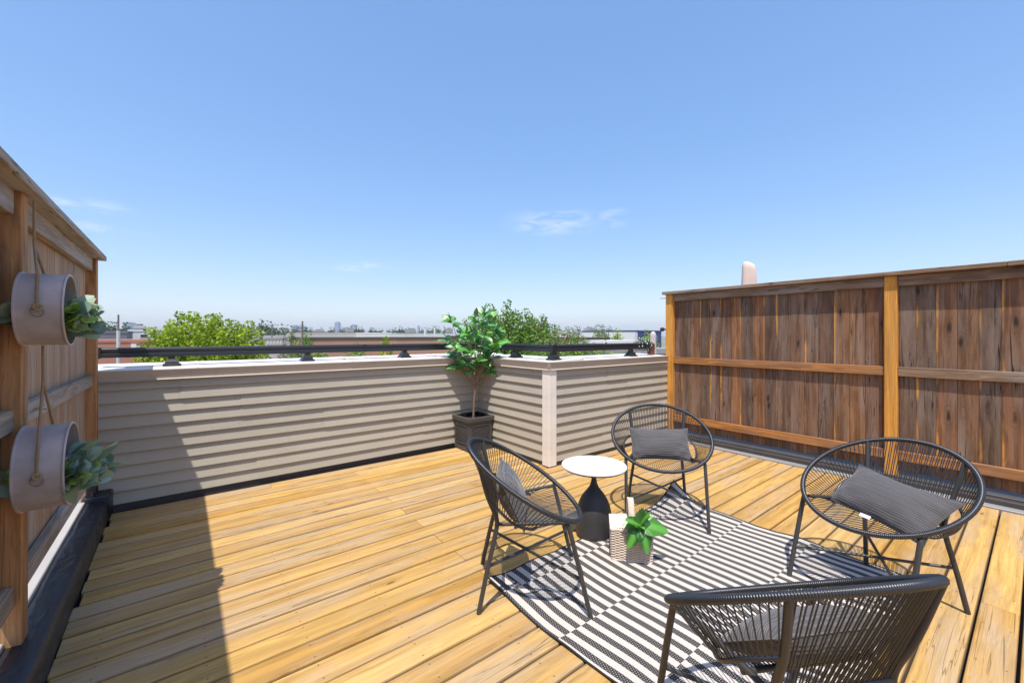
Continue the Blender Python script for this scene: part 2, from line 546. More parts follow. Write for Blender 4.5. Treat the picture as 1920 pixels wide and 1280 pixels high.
def galvanised():
    m, T, b, o = new_mat('aged_galvanised_metal')
    tc = T.n('ShaderNodeTexCoord').outputs['Object']
    a = T.noise(tc, 9, 5, 0.6)
    vo = T.n('ShaderNodeTexVoronoi', {'Vector': tc, 'Scale': 26})
    put(T, b, 'Base Color', T.mix(T.step(a, 0.3, 0.7), (0.40, 0.35, 0.345), (0.53, 0.465, 0.455)))
    put(T, b, 'Metallic', 0.2)
    put(T, b, 'Roughness', T.math('MULTIPLY_ADD', vo.outputs['Distance'], 0.15, 0.42))
    put(T, b, 'Normal', T.bump(a, 0.08, 0.01))
    return m


M['membrane'] = membrane()
M['galv'] = galvanised()
M['flash_grey'] = simple('grey_flashing', (0.30, 0.29, 0.29), 0.5, 0.2, 0.18, 3, 0.06, 30)
M['flash_dark'] = simple('dark_flashing', (0.055, 0.048, 0.045), 0.55, 0.0, 0.3, 5, 0.1, 50)
M['flash_white'] = simple('white_flashing', (0.40, 0.37, 0.34), 0.6, 0.0, 0.15, 3)

# ------------------------------------------------------------------ the setting: terrace
PITCH = 0.1545
Y_W1 = 4.93      # face plane of the long parapet
X_J = 3.28       # face plane of the return
Y_W2 = 3.47      # face plane of the far parapet
DX0, DX1 = -0.46, 5.50

deck = MB().box(DX0 - 0.10, 5.66, -2.7, Y_W1 + 0.05, -0.20, -0.060).build('deck', M['flash_dark'], kind='structure')
deck['label'] = 'sunlit golden timber deck of long boards'


def board_mesh(L, w, th=0.030, bow=0.0):
    b_ = 0.009
    n = max(2, int(L / 0.9))
    mb = MB()
    prof = [(-w / 2, -th), (w / 2, -th), (w / 2, -b_), (w / 2 - 0.0026, -0.0026), (w / 2 - b_, 0), (-w / 2 + b_, 0), (-w / 2 + 0.0026, -0.0026), (-w / 2, -b_)]
    k = len(prof)
    for i in range(n + 1):
        x = -L / 2 + L * i / n
        dz = bow * (1 - (2 * i / n - 1) ** 2)
        mb.v += [(x, u, z + dz) for u, z in prof]
    for i in range(n):
        for j in range(k):
            mb.f.append((i * k + j, i * k + (j + 1) % k, (i + 1) * k + (j + 1) % k, (i + 1) * k + j))
    mb.f.append(tuple(range(k)))
    mb.f.append(tuple(n * k + j for j in range(k)))
    return mb


for n in range(-16, 32):
    y0 = 0.067 + PITCH * n
    if y0 + PITCH > Y_W1:
        continue
    if n % 2:
        cuts = [1.49] if n > -4 else [2.3]
    else:
        cuts = [3.53] if n < 12 else ([] if n % 4 else [3.0])
    if n == 30:
        cuts = [0.70]
    if n in (13, 17) and n % 2:
        cuts = cuts + [3.72]
    xs = [DX0 + R.uniform(-0.012, 0.016)] + cuts + [DX1 + R.uniform(-0.006, 0.006)]
    for a, c in zip(xs[:-1], xs[1:]):
        if c <= Y_W2 and False:
            continue
        w = PITCH - R.uniform(0.0085, 0.0130)
        xa = a + (0.0015 if a in cuts else 0)
        xc = c - (0.0015 if c in cuts else 0)
        # the parapet return stands on the deck beyond these rows
        if y0 + PITCH > Y_W2 + 0.02:
            xc = min(xc, X_J + 0.02)
        if xc - xa < 0.2:
            continue
        grey = (n == 14 and a < 0)
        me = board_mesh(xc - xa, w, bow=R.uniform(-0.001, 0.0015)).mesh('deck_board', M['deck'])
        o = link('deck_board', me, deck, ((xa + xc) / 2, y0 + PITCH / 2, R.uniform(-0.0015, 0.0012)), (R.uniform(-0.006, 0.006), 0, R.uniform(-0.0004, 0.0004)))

# rooftop slab of the townhouse row that carries the terrace
terr = MB()
terr.box(-7.0, 3.9, -6.0, 5.42, -9.0, -0.21)
terr.box(3.95, 13.0, -6.0, 3.95, -9.0, -0.215)
terr.build('townhouse_roof', simple('roof_brick', (0.33, 0.17, 0.12), 0.85, 0, 0.25, 3, 0.2, 40), kind='structure')

# left kerb: rolled black membrane upstand between deck and fence
kb = MB()
prof = [(-0.464, -0.05), (-0.466, 0.105), (-0.472, 0.138), (-0.486, 0.150), (-0.505, 0.150), (-0.56, 0.158), (-0.594, 0.160), (-0.594, 0.09), (-0.594, -0.05)]
NY = 120
for i in range(NY + 1):
    y = -2.6 + (4.86 + 2.6) * i / NY
    for k, (x, z) in enumerate(prof):
        w = 0.0
        if 0 < k < 8:
            w = mnoise.noise(Vector((x * 3, y * 2.3, z * 5))) * 0.010 + mnoise.noise(Vector((x * 9, y * 7.0, z * 9 + 4))) * 0.005
        kb.v.append((x + (w * 0.7 if k < 4 else 0), y, z + (w if k > 1 else 0)))
nk = len(prof)
for i in range(NY):
    for j in range(nk):
        kb.f.append((i * nk + j, i * nk + (j + 1) % nk, (i + 1) * nk + (j + 1) % nk, (i + 1) * nk + j))
kb.f.append(tuple(range(nk)))
kb.f.append(tuple(NY * nk + j for j in range(nk)))
kerb = kb.build('roof_kerb', M['membrane'], smooth=50, kind='structure')
# folded upstand where the kerb meets the parapet
up = MB()
up.box(-0.62, -0.452, 4.70, 4.885, 0.02, 0.205, 0.012)
up.build('corner_upstand', M['membrane'], kerb, smooth=40)
up = MB()
up.box(-0.60, -0.545, 4.72, 4.89, 0.19, 0.33, 0.010)
up.build('corner_upstand', M['membrane'], kerb, smooth=40)
MB().box(-0.80, -0.598, -2.6, 4.69, 0.10, 0.182, 0.004).build('flashing_strip', M['flash_white'], kerb)

# right kerb: grey flashing, black step, grey top
rk = MB().prism([(5.508, -0.05), (5.508, 0.012), (5.512, 0.016), (5.585, 0.020), (5.585, -0.05)], -2.6, 3.45, 'Y').build('roof_kerb', M['flash_grey'], kind='structure')
MB().prism([(5.588, -0.05), (5.588, 0.060), (5.592, 0.066), (5.640, 0.068), (5.640, -0.05)], -2.6, 3.44, 'Y').build('black_step', M['flash_dark'], rk)
MB().prism([(5.643, -0.05), (5.643, 0.082), (5.648, 0.088), (5.90, 0.092), (5.90, -0.05)], -2.6, 3.44, 'Y').build('flashing_top', M['flash_dark'], rk)

# ------------------------------------------------------------------ parapet with clapboard siding
par = thing('parapet_wall', 'low taupe clapboard parapet with metal cap stepping round the deck corner', 'wall', (1.5, Y_W1, 0))
OX, OY = 1.5, Y_W1


def ppart(mb, name, mat, smooth=False):
    mb.v = [(x - OX, y - OY, z) for x, y, z in mb.v]
    return mb.build(name, mat, par, smooth)


ppart(MB().box(-0.62, 3.80, Y_W1 + 0.006, 5.40, -0.05, 1.115), 'wall_core', M['flash_dark'])
ppart(MB().box(X_J + 0.006, 3.80, Y_W2 + 0.01, Y_W1 + 0.004, -0.05, 1.112), 'wall_core', M['flash_dark'])
ppart(MB().box(3.803, 5.69, Y_W2 + 0.006, 3.93, -0.05, 1.110), 'wall_core', M['flash_dark'])
H = 0.1083
Z0 = 0.052


def plank(mode, a0, a1, z, step):
    """mode Y1/Y2 faces -Y, mode J faces -X"""
    d0 = 0.0255 + step
    pr = [(-d0, 0.0), (-d0 + 0.0006, 0.004), (-0.0015 - step, H + 0.006), (0.002, H + 0.006), (0.002, 0.0)]
    L = a1 - a0
    if mode == 'J':
        mb = MB().prism(pr, -L / 2, L / 2, 'Y')
        loc = (X_J - OX, (a0 + a1) / 2 - OY, z)
    else:
        mb = MB().prism(pr, -L / 2, L / 2, 'X')
        loc = ((a0 + a1) / 2 - OX, (Y_W1 if mode == 'Y1' else Y_W2) - OY, z)
    link('siding_plank', mb.mesh('siding_plank', M['siding']), par, loc)


for k in range(10):
    z = Z0 + H * k
    j1 = [0.62, 0.62, 2.45, 2.45, 1.25, 1.25, 2.1, 2.1, 0.02, 0.02][k] + R.uniform(-0.01, 0.01)
    j1 = j1 if k not in (6, 7) else 0.48
    plank('Y1', -0.60, j1, z, 0.0)
    plank('Y1', j1 - 0.02, 3.255, z, 0.0040)
    plank('J', Y_W2 + 0.06, Y_W1 - 0.02, z, 0.0)
    j2 = [4.2, 4.2, 4.7, 4.7, 4.75, 4.75, 4.72, 4.72, 4.3, 4.3][k]
    plank('Y2', X_J + 0.06, j2, z, 0.0)
    plank('Y2', j2 - 0.02, 5.655, z, 0.0038)
# corner trims
ppart(MB().box(X_J - 0.033, X_J + 0.085, Y_W2 - 0.033, Y_W2 + 0.085, 0.012, 1.10, 0.004), 'corner_post', M['cream'])
ppart(MB().box(X_J - 0.042, X_J - 0.002, Y_W1 - 0.034, Y_W1 - 0.002, 0.02, 1.10, 0.003), 'corner_strip', M['siding'])
# dark base flashing under the siding
ppart(MB().box(-0.46, X_J - 0.004, Y_W1 - 0.012, Y_W1 + 0.004, -0.03, 0.050), 'base_flashing', M['flash_dark'])
ppart(MB().box(X_J - 0.012, X_J + 0.004, Y_W2 - 0.012, Y_W1 - 0.013, -0.03, 0.049), 'base_flashing', M['flash_dark'])
ppart(MB().box(X_J + 0.005, 5.64, Y_W2 - 0.013, Y_W2 + 0.004, -0.03, 0.0495), 'base_flashing', M['flash_dark'])
# metal cap: fascia + drip lip, in folded lengths, with a gently sloping top
ov = 0.047


def cap_run(mode, a0, a1, lip=0.0):
    if mode == 'J':
        f = X_J - ov - lip
        mb = MB().prism([(f + 0.019, 1.108), (f - 0.002, 1.101), (f - 0.003, 1.104), (f + 0.017, 1.113), (f - 0.004, 1.190), (f - 0.002, 1.1955), (f + 0.003, 1.1968), (f + 0.014, 1.1968), (f + 0.030, 1.110)], a0, a1, 'Y')
    else:
        f = (Y_W1 if mode == 'Y1' else Y_W2) - ov - lip
        mb = MB().prism([(f + 0.019, 1.108), (f - 0.002, 1.101), (f - 0.003, 1.104), (f + 0.017, 1.113), (f - 0.004, 1.190), (f - 0.002, 1.1955), (f + 0.003, 1.1968), (f + 0.014, 1.1968), (f + 0.030, 1.110)], a0, a1, 'X')
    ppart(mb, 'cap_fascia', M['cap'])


cap_run('Y1', -0.62, 1.55)
cap_run('Y1', 1.53, X_J - ov - 0.02, 0.002)
cap_run('J', Y_W2 - ov + 0.001, Y_W1 - ov + 0.01)
cap_run('Y2', X_J - ov, 4.20)
cap_run('Y2', 4.18, 5.64, 0.002)
f1 = Y_W1 - ov + 0.0145
fj = X_J - ov + 0.0145
f2 = Y_W2 - ov + 0.0145
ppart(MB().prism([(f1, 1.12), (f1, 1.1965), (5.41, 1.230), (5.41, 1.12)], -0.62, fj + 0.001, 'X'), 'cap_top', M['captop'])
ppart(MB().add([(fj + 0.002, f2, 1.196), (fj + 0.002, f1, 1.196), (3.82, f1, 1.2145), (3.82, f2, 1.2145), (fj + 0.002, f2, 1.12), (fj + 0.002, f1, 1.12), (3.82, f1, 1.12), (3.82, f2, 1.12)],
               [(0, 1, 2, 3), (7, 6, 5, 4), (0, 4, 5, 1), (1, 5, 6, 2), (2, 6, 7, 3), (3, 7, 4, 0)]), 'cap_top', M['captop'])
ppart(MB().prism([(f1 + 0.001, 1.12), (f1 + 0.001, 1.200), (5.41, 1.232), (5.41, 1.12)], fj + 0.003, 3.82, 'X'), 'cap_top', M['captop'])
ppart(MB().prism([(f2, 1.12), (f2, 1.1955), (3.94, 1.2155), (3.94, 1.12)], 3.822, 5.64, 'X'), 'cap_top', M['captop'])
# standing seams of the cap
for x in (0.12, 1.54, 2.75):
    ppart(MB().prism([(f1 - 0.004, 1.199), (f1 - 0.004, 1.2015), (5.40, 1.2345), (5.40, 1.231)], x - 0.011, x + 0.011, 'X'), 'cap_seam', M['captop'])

# ------------------------------------------------------------------ black guard rail on the cap
rail = thing('guard_rail', 'low black metal guard rail running along the parapet cap', 'railing', (1.5, 5.13, 1.2))


def rpart(mb, name, smooth=False):
    mb.v = [(x - 1.5, y - 5.13, z - 1.2) for x, y, z in mb.v]
    return mb.build(name, M['black_rail'], rail, smooth)


def rail_prof(c, z):
    up_ = [(c + 0.024 * cos(a), z + 0.070 + 0.019 * sin(a)) for a in [pi * k / 8 for k in range(0, 9)]]
    return [(c - 0.024, z + 0.052), (c - 0.017, z + 0.050), (c - 0.017, z + 0.044), (c - 0.030, z + 0.040), (c - 0.033, z + 0.034), (c - 0.033, z + 0.004), (c - 0.029, z),
            (c + 0.029, z), (c + 0.033, z + 0.004), (c + 0.033, z + 0.034), (c + 0.030, z + 0.040), (c + 0.017, z + 0.044), (c + 0.017, z + 0.050), (c + 0.024, z + 0.052)] + up_


YR, XR, YR2 = 5.13, 3.46, 3.60
ZR = 1.298
rpart(MB().prism(rail_prof(YR, ZR), -0.57, 1.75, 'X'), 'top_rail', 40)
rpart(MB().prism(rail_prof(YR, ZR), 1.752, XR + 0.03, 'X'), 'top_rail', 40)
rpart(MB().prism(rail_prof(XR, ZR - 0.0008), YR2 - 0.03, YR - 0.034, 'Y'), 'top_rail', 40)
rpart(MB().prism(rail_prof(YR2, ZR + 0.0007), XR - 0.031, 5.43, 'X'), 'top_rail', 40)
rpart(MB().box(1.735, 1.768, YR - 0.0345, YR + 0.0345, ZR - 0.002, ZR + 0.0905, 0.002), 'rail_joiner')
rpart(MB().box(XR - 0.036, XR + 0.036, YR2 - 0.036, YR2 + 0.036, ZR - 0.003, ZR + 0.091, 0.004), 'rail_joiner')
rpart(MB().box(-0.575, -0.553, YR - 0.038, YR + 0.038, ZR - 0.006, ZR + 0.095, 0.003), 'end_plate')


def foot(x, y, zb):
    mb = MB()
    mb.prism([(-0.026, 0.05), (0.026, 0.05), (0.026, ZR - zb + 0.002), (-0.026, ZR - zb + 0.002)], -0.026, 0.026, 'X')
    def ring(h, z):
        return [(-h, -h, z), (h, -h, z), (h, h, z), (-h, h, z)]
    lv = [(0.068, 0), (0.068, 0.014), (0.060, 0.021), (0.052, 0.023), (0.050, 0.036), (0.036, 0.060), (0.034, 0.064)]
    vs_ = []
    for h, z in lv:
        vs_ += ring(h, z)
    fs = []
    for i in range(len(lv) - 1):
        for j in range(4):
            fs.append((i * 4 + j, i * 4 + (j + 1) % 4, i * 4 + 4 + (j + 1) % 4, i * 4 + 4 + j))
    fs += [(3, 2, 1, 0), tuple(len(lv) * 4 - 4 + j for j in range(4))]
    mb.add(vs_, fs)
    mb.v = [(a + x, b_ + y, c + zb) for a, b_, c in mb.v]
    rpart(mb, 'post_foot')


for x in (-0.07, 1.11, 2.27):
    foot(x, YR, 1.2105)
foot(XR, 4.30, 1.2055)
foot(3.475, YR2, 1.2045)
foot(4.98, YR2, 1.2025)

# ------------------------------------------------------------------ privacy fences
def fence(name, label, side, y0, y1, posts, boards_y, mats, xf, z_top):
    """side +1: stands at +X and faces -X.  xf = front of posts."""
    s = side
    t = thing(name, label, 'fence', (xf, (y0 + y1) / 2, 0.0))
    ox, oy = xf, (y0 + y1) / 2

    def L(mb, nm, mat, center):
        mb.v = [(x - center[0], y - center[1], z - center[2]) for x, y, z in mb.v]
        o = mb.build(nm, mat, t)
        o.location = (center[0] - ox, center[1] - oy, center[2])
        return o

    def bx(xa, xb, ya, yb, za, zb, nm, mat, bv=0.003):
        x0, x1 = (xf + xa, xf + xb) if s > 0 else (xf - xb, xf - xa)
        return L(MB().box(x0, x1, ya, yb, za, zb, bv), nm, mat, ((x0 + x1) / 2, (ya + yb) / 2, (za + zb) / 2))
    for (pa, pb) in posts:
        bx(0.0, 0.092, pa, pb, 0.07, z_top - 0.0405, 'post', mats['post'], 0.004)
    # rails between posts
    ps = sorted(posts)
    spans = []
    for a, b_ in zip(ps[:-1], ps[1:]):
        spans.append((a[1], b_[0]))
    if y0 < ps[0][0] - 0.2:
        spans.append((y0, ps[0][0]))
    for i, (a, b_) in enumerate(spans):
        for k, (za, zb) in enumerate((mats['low'], (1.085, 1.178), (z_top - 0.145, z_top - 0.041))):
            mt = mats['rails'](i, k)
            bx(0.022, 0.0605, a + 0.001, b_ - 0.001, za, zb, 'rail', mt, 0.004)
    # upright boards
    for a, b_ in boards_y:
        dx = R.uniform(0, 0.004)
        bx(0.0625 + dx, 0.078 + dx, a + 0.0002, b_ - 0.0002, mats['zb'] + R.uniform(-0.006, 0.004), z_top - 0.0415, 'fence_board', mats['board'], 0.0035)
    # cap boards
    bx(-0.048, 0.135, y0, (y0 + y1) / 2 - 0.35, z_top - 0.040, z_top, 'cap_board', mats['cap'], 0.004)
    bx(-0.048, 0.135, (y0 + y1) / 2 - 0.348, y1 + 0.035, z_top - 0.0405, z_top - 0.0005, 'cap_board', mats['cap'], 0.004)
    return t


rb = []
y = 3.365
edges_r = [3.408, 3.262, 3.128, 2.986, 2.847, 2.702, 2.562, 2.431, 2.289, 2.146, 2.005, 1.867, 1.727, 1.587, 1.443, 1.307, 1.171, 1.027]
rb += [(b_, a) for a, b_ in zip(edges_r[:-1], edges_r[1:])]
rb.append((0.90, 1.027))
e2 = [0.90, 0.776, 0.637, 0.494, 0.358, 0.222, 0.085]
rb += [(b_, a) for a, b_ in zip(e2[:-1], e2[1:])]
y = 0.085
while y > -2.3:
    rb.append((y - 0.14, y))
    y -= 0.14
fence('privacy_fence', 'tall sunlit brown cedar privacy fence with golden posts behind the chairs', 1, -2.4, 3.475,
      [(3.365, 3.475), (0.906, 1.006), (-1.60, -1.50)], rb,
      dict(post=M['post'], board=M['fence_r'], cap=M['rail_w'], zb=0.125, low=(0.236, 0.330),
           rails=lambda i, k: {0: M['rail_o'], 1: (M['rail_o'] if i == 1 else M['rail_w']), 2: M['rail_w']}[k]), 5.66, 2.14)
lb = []
y = 4.84
while y > -1.2:
    w = R.choice((0.14, 0.14, 0.142, 0.138, 0.12))
    lb.append((y - w, y))
    y -= w
fence('privacy_fence', 'shaded grey brown cedar privacy fence carrying the two hanging tubs', -1, -1.2, 4.885,
      [(4.795, 4.885), (2.755, 2.85), (0.70, 0.79)], lb,
      dict(post=M['post_l'], board=M['fence_l'], cap=M['rail_grey'], zb=0.315, low=(0.325, 0.418), rails=lambda i, k: M['rail_grey']), -0.545, 2.165)

# ------------------------------------------------------------------ chairs
RA, RB, RYC, RZC, RSL, RK, RE = 0.396, 0.331, -0.027, 0.65, -0.619, -0.01, 0.022


def rimp(t):
    y = RB * sin(t)
    return Vector((RA * cos(t) * (1 + RE * sin(t)), y + RYC, RZC + RSL * y + RK * y * y))


def spline(pts, n):
    pts = [Vector(p) for p in pts]
    out = []
    P = [pts[0] * 2 - pts[1]] + pts + [pts[-1] * 2 - pts[-2]]
    for i in range(1, len(P) - 2):
        for k in range(n):
            t = k / n
            a, b_, c, d = P[i - 1], P[i], P[i + 1], P[i + 2]
            out.append(0.5 * ((2 * b_) + (c - a) * t + (2 * a - 5 * b_ + 4 * c - d) * t * t + (3 * b_ - a - 3 * c + d) * t ** 3))
    out.append(pts[-1])
    return out


def path_at(pts, f):
    L = [(Vector(b_) - Vector(a)).length for a, b_ in zip(pts[:-1], pts[1:])]
    d = f * sum(L)
    for k, l in enumerate(L):
        if d <= l or k == len(L) - 1:
            return Vector(pts[k]).lerp(Vector(pts[k + 1]), min(1, d / l))
        d -= l


def make_chair():
    t = thing('lounge_chair', 'x', 'chair')
    NS = 1320
    MB().tube([rimp(2 * pi * i / NS) for i in range(NS)], lambda i: 0.0118 + (0.0, 0.0019, 0.0026, 0.0019)[i % 4], 9, closed=True).build('rim', M['cord'], t, smooth=True)
    mb = MB()
    CR = 0.0025

    def cord(a, b_, sag=0.004):
        mb.tube([a, a.lerp(b_, 0.5) + Vector((0, 0, -sag)), b_], CR, 5, caps=False)
    for s in (-1, 1):
        top = rimp(radians(-90 + s * 38))
        knee = Vector((s * 0.198, -0.190, 0.455))
        ft = Vector((s * 0.247, -0.286, 0.0))
        MB().tube(spline([top, Vector((s * 0.212, -0.240, 0.62)), knee + Vector((0, 0, 0.03)), knee + Vector((s * 0.002, -0.006, -0.05)), ft.lerp(knee, 0.45), ft], 6), 0.0128, 10).build('rear_leg', M['frame'], t, smooth=50)
        ftop = rimp(radians(90 - s * 48)) + Vector((0, -0.004, -0.018))
        ff = Vector((s * 0.302, 0.311, 0.0))
        MB().tube(spline([ftop + Vector((0, -0.01, 0.0)), ftop.lerp(ff, 0.12), ff], 5), 0.0128, 10).build('front_leg', M['frame'], t, smooth=50)
        bar = [ftop + Vector((-s * 0.02, -0.012, 0.0)), knee]
        MB().tube(bar, 0.0105, 8).build('side_bar', M['frame'], t, smooth=50)
        arc = spline([(s * 0.212, -0.236, 0.605), (s * 0.285, -0.165, 0.555), (s * 0.296, -0.09, 0.495), (s * 0.262, -0.005, 0.455), (s * 0.232, 0.03, 0.452)], 14)
        MB().tube(arc, lambda i: 0.0072 + (0.0014 if i % 2 else 0), 7).build('side_arc', M['cord'], t, smooth=True)
        a = ft.lerp(knee, 0.52)
        MB().tube([a, Vector((-s * 0.287, 0.272, 0.19))], 0.0088, 8).build('cross_brace', M['frame'], t, smooth=50)
        for i in range(25):
            f = (i + 0.5) / 25
            cord(rimp(radians(-90 + s * (40 + 90 * f))), path_at(arc, f ** 0.9))
    MB().tube([(-0.200, -0.190, 0.462), (0.200, -0.190, 0.462)], 0.0095, 8).build('back_bar', M['frame'], t, smooth=50)
    MB().tube([(-0.225, -0.085, 0.449), (0.225, -0.085, 0.449)], 0.0095, 8).build('seat_bar', M['frame'], t, smooth=50)
    for i in range(36):
        f = (i + 0.5) / 36 * 2 - 1
        f += 0.006 * (1 if i % 2 else -1)
        cord(rimp(radians(-90 + f * 36)), Vector((f * 0.188, -0.191, 0.465)), 0.002)
    for i in range(34):
        f = (i + 0.5) / 34 * 2 - 1
        cord(rimp(radians(90 - f * 46)), Vector((f * 0.21, -0.085, 0.452)), 0.008)
    mb.build('cord_weave', M['cord'], t, smooth=True, kind='stuff')
    return t


def copy_tree(o, parent=None):
    c = o.copy()
    C.objects.link(c)
    c.parent = parent
    for ch in list(o.children):
        copy_tree(ch, c)
    return c


chair = make_chair()
spots = [((1.633, 1.908), -0.639, 'black cord chair at left of the rug, turned sideways beside the small table'),
         ((3.165, 1.984), -2.443, 'black cord chair behind the white table, near the parapet corner'),
         ((3.145, 0.581), 2.777, 'black cord chair at right with a tilted cushion, nearest the cedar fence'),
         ((1.608, 0.541), 1.045, 'nearest black cord chair, seen from behind at the bottom edge')]
for i, ((x, y), ang, lab) in enumerate(spots):
    c = chair if i == 0 else copy_tree(chair)
    c.location = (x, y, 0.0035 if i in (0, 1, 2, 3) else 0)
    c.rotation_euler = (0, 0, ang - pi / 2)
    c['label'] = lab
    c['group'] = 'lounge chairs round the rug'


# ---- cushions
def cushion_mat():
    m, T, b, o = new_mat('charcoal_ribbed_fabric')
    tc = T.n('ShaderNodeTexCoord').outputs['Object']
    sp = T.n('ShaderNodeSeparateXYZ', {0: tc})
    w = T.math('ADD', sp.outputs[1], T.math('MULTIPLY', T.noise(tc, 9, 2), 0.010))
    s = T.math('SINE', T.math('MULTIPLY', w, 2 * pi / 0.0125))
    s2 = T.math('SINE', T.math('MULTIPLY', w, 2 * pi / 0.031))
    f = T.noise(T.vmath('MULTIPLY', tc, (60, 300, 200)).outputs[0], 1.0, 2)
    col = T.mix(T.step(s, 0.1, 0.9), (0.062, 0.058, 0.060), (0.120, 0.113, 0.114))
    col = T.mix(T.math('MULTIPLY', T.step(s2, 0.3, 1.0), 0.35), col, (0.045, 0.042, 0.044))
    col = T.mix(T.math('MULTIPLY', f, 0.5), col, (0.135, 0.128, 0.130))
    put(T, b, 'Base Color', col)
    put(T, b, 'Roughness', 0.92)
    put(T, b, 'Specular IOR Level', 0.15)
    put(T, b, 'Sheen Weight', 0.25)
    put(T, b, 'Normal', T.bump(T.math('ADD', s, f), 0.35, 0.002))
    return m


M['cushion'] = cushion_mat()


def cushion(seed, loc, fwd, up_, label, w=0.50, hgt=0.30, th=0.150, sag=0.0):
    """fwd = outward face normal, up_ = direction of its short side"""
    mb = MB()
    n, m2 = 44, 28
    rr = random.Random(seed)
    off = Vector((rr.uniform(0, 50), rr.uniform(0, 50), 0))
    for side in (1, -1):
        k = len(mb.v)
        for i in range(n + 1):
            for j in range(m2 + 1):
                u = -1 + 2 * i / n
                v = -1 + 2 * j / m2
                pin = 1 - 0.055 * (1 - abs(v) ** 2) * abs(u) ** 6 * 0 - 0.0
                x = u * w / 2 * (1 - 0.085 * (1 - v * v) * abs(u))
                y = v * hgt / 2 * (1 - 0.13 * (1 - u * u) * abs(v))
                prof = max(0, (1 - abs(u) ** 2.6)) ** 0.6 * max(0, (1 - abs(v) ** 2.0)) ** 0.6
                z = side * th / 2 * prof
                edge = (abs(u) ** 3 + abs(v) ** 3) * prof ** 0.5
                z += side * 0.022 * edge * mnoise.noise(off + Vector((u * 4.5, v * 3.5, side)))
                z += side * prof * 0.010 * mnoise.noise(off + Vector((u * 2.0, v * 1.6, side * 3)))
                z += -sag * (u * u - 0.4)
                if side == -1 and (i in (0, n) or j in (0, m2)):
                    z = -sag * (u * u - 0.4)
                mb.v.append((x, y, z))
        for i in range(n):
            for j in range(m2):
                a = k + i * (m2 + 1) + j
                q = (a, a + m2 + 1, a + m2 + 2, a + 1)
                mb.f.append(q if side == 1 else q[::-1])
    t = thing('cushion', label, 'cushion', loc, 0, 'charcoal lumbar cushions')
    z = Vector(fwd).normalized()
    y = (Vector(up_) - z * Vector(up_).dot(z)).normalized()
    x = y.cross(z)
    t.rotation_euler = Matrix((x, y, z)).transposed().to_euler()
    mb.build('cover', M['cushion'], t, smooth=True)
    # piped seam round the edge
    sm = MB()
    pts = []
    for i in range(120):
        a = 2 * pi * i / 120
        u = max(-1, min(1, 1.42 * cos(a)))
        v = max(-1, min(1, 1.42 * sin(a)))
        pts.append((u * w / 2 * (1 - 0.085 * (1 - v * v) * abs(u)), v * hgt / 2 * (1 - 0.13 * (1 - u * u) * abs(v)), -sag * (u * u - 0.4)))
    sm.tube(pts, 0.0032, 6, closed=True).build('piping', M['cushion'], t, smooth=True)
    return t


def chair_local(i, p):
    (x, y), ang, _ = spots[i]
    f = Vector((cos(ang), sin(ang), 0))
    r = Vector((sin(ang), -cos(ang), 0))
    return Vector((x, y, 0)) + r * p[0] + f * p[1] + Vector((0, 0, p[2]))


def chair_dir(i, d):
    return chair_local(i, d) - chair_local(i, (0, 0, 0))


cushion(1, chair_local(0, (0.0, -0.105, 0.565)), chair_dir(0, (0.0, 0.90, 0.42)), chair_dir(0, (0, -0.42, 0.9)), 'dark cushion standing upright in the left chair beside the table', 0.46, 0.32, 0.15)
cushion(2, chair_local(1, (0.0, -0.085, 0.565)), chair_dir(1, (0.0, 0.78, 0.62)), chair_dir(1, (0.03, -0.62, 0.78)), 'grey ribbed cushion in the chair near the parapet corner')
cushion(3, chair_local(2, (-0.01, -0.06, 0.545)), chair_dir(2, (0.0, 0.62, 0.78)), chair_dir(2, (-0.12, -0.80, 0.55)), 'grey ribbed cushion lying tilted in the chair by the cedar fence', 0.54, 0.33)
cushion(4, chair_local(3, (0.03, -0.05, 0.52)), chair_dir(3, (0.0, 0.60, 0.80)), chair_dir(3, (0.12, -0.80, 0.60)), 'cushion glimpsed through the cords of the nearest chair', 0.50, 0.30)
MB().box(-0.028, 0.028, -0.010, 0.010, -0.0008, 0.0008).build('care_tag', M['white_top'], [o for o in bpy.data.objects if o.name == 'cushion.002'][0])
tg = bpy.data.objects['care_tag']
tg.location = (-0.02, -0.158, 0.012)
tg.rotation_euler = (0.3, 0, 0.1)

# ------------------------------------------------------------------ small pedestal table
tb = thing('side_table', 'small round white topped table on a black bottle shaped pedestal', 'table', (2.436, 2.09, 0.004))
MB().lathe([(0.225, 0.507), (0.236, 0.509), (0.2405, 0.514), (0.2405, 0.520), (0.238, 0.5235), (0.232, 0.525)], 96).build('table_top', M['white_top'], tb, smooth=35)
MB().lathe([(0.20, 0.499), (0.229, 0.4995), (0.231, 0.503), (0.229, 0.5065), (0.20, 0.5065)], 72).build('under_plate', M['frame'], tb, smooth=35)
prof = [(0.128, 0.0), (0.132, 0.004), (0.133, 0.02), (0.134, 0.07), (0.132, 0.13), (0.127, 0.18), (0.117, 0.225), (0.101, 0.265), (0.080, 0.300), (0.056, 0.330), (0.037, 0.355), (0.025, 0.382), (0.0185, 0.415), (0.016, 0.45), (0.0155, 0.4985)]


def pedestal_mat():
    m, T, b, o = new_mat('black_enamel_scuffed')
    tc = T.n('ShaderNodeTexCoord').outputs['Object']
    a = T.noise(tc, 12, 5, 0.65)
    sc = T.step(T.noise(T.vmath('MULTIPLY', tc, (40, 40, 90)).outputs[0], 1.0, 2), 0.70, 0.74)
    put(T, b, 'Base Color', T.mix(T.math('MULTIPLY', sc, 0.5), T.mix(a, (0.030, 0.029, 0.031), (0.045, 0.044, 0.046)), (0.2, 0.19, 0.18)))
    put(T, b, 'Roughness', T.math('MULTIPLY_ADD', a, 0.2, 0.42))
    return m


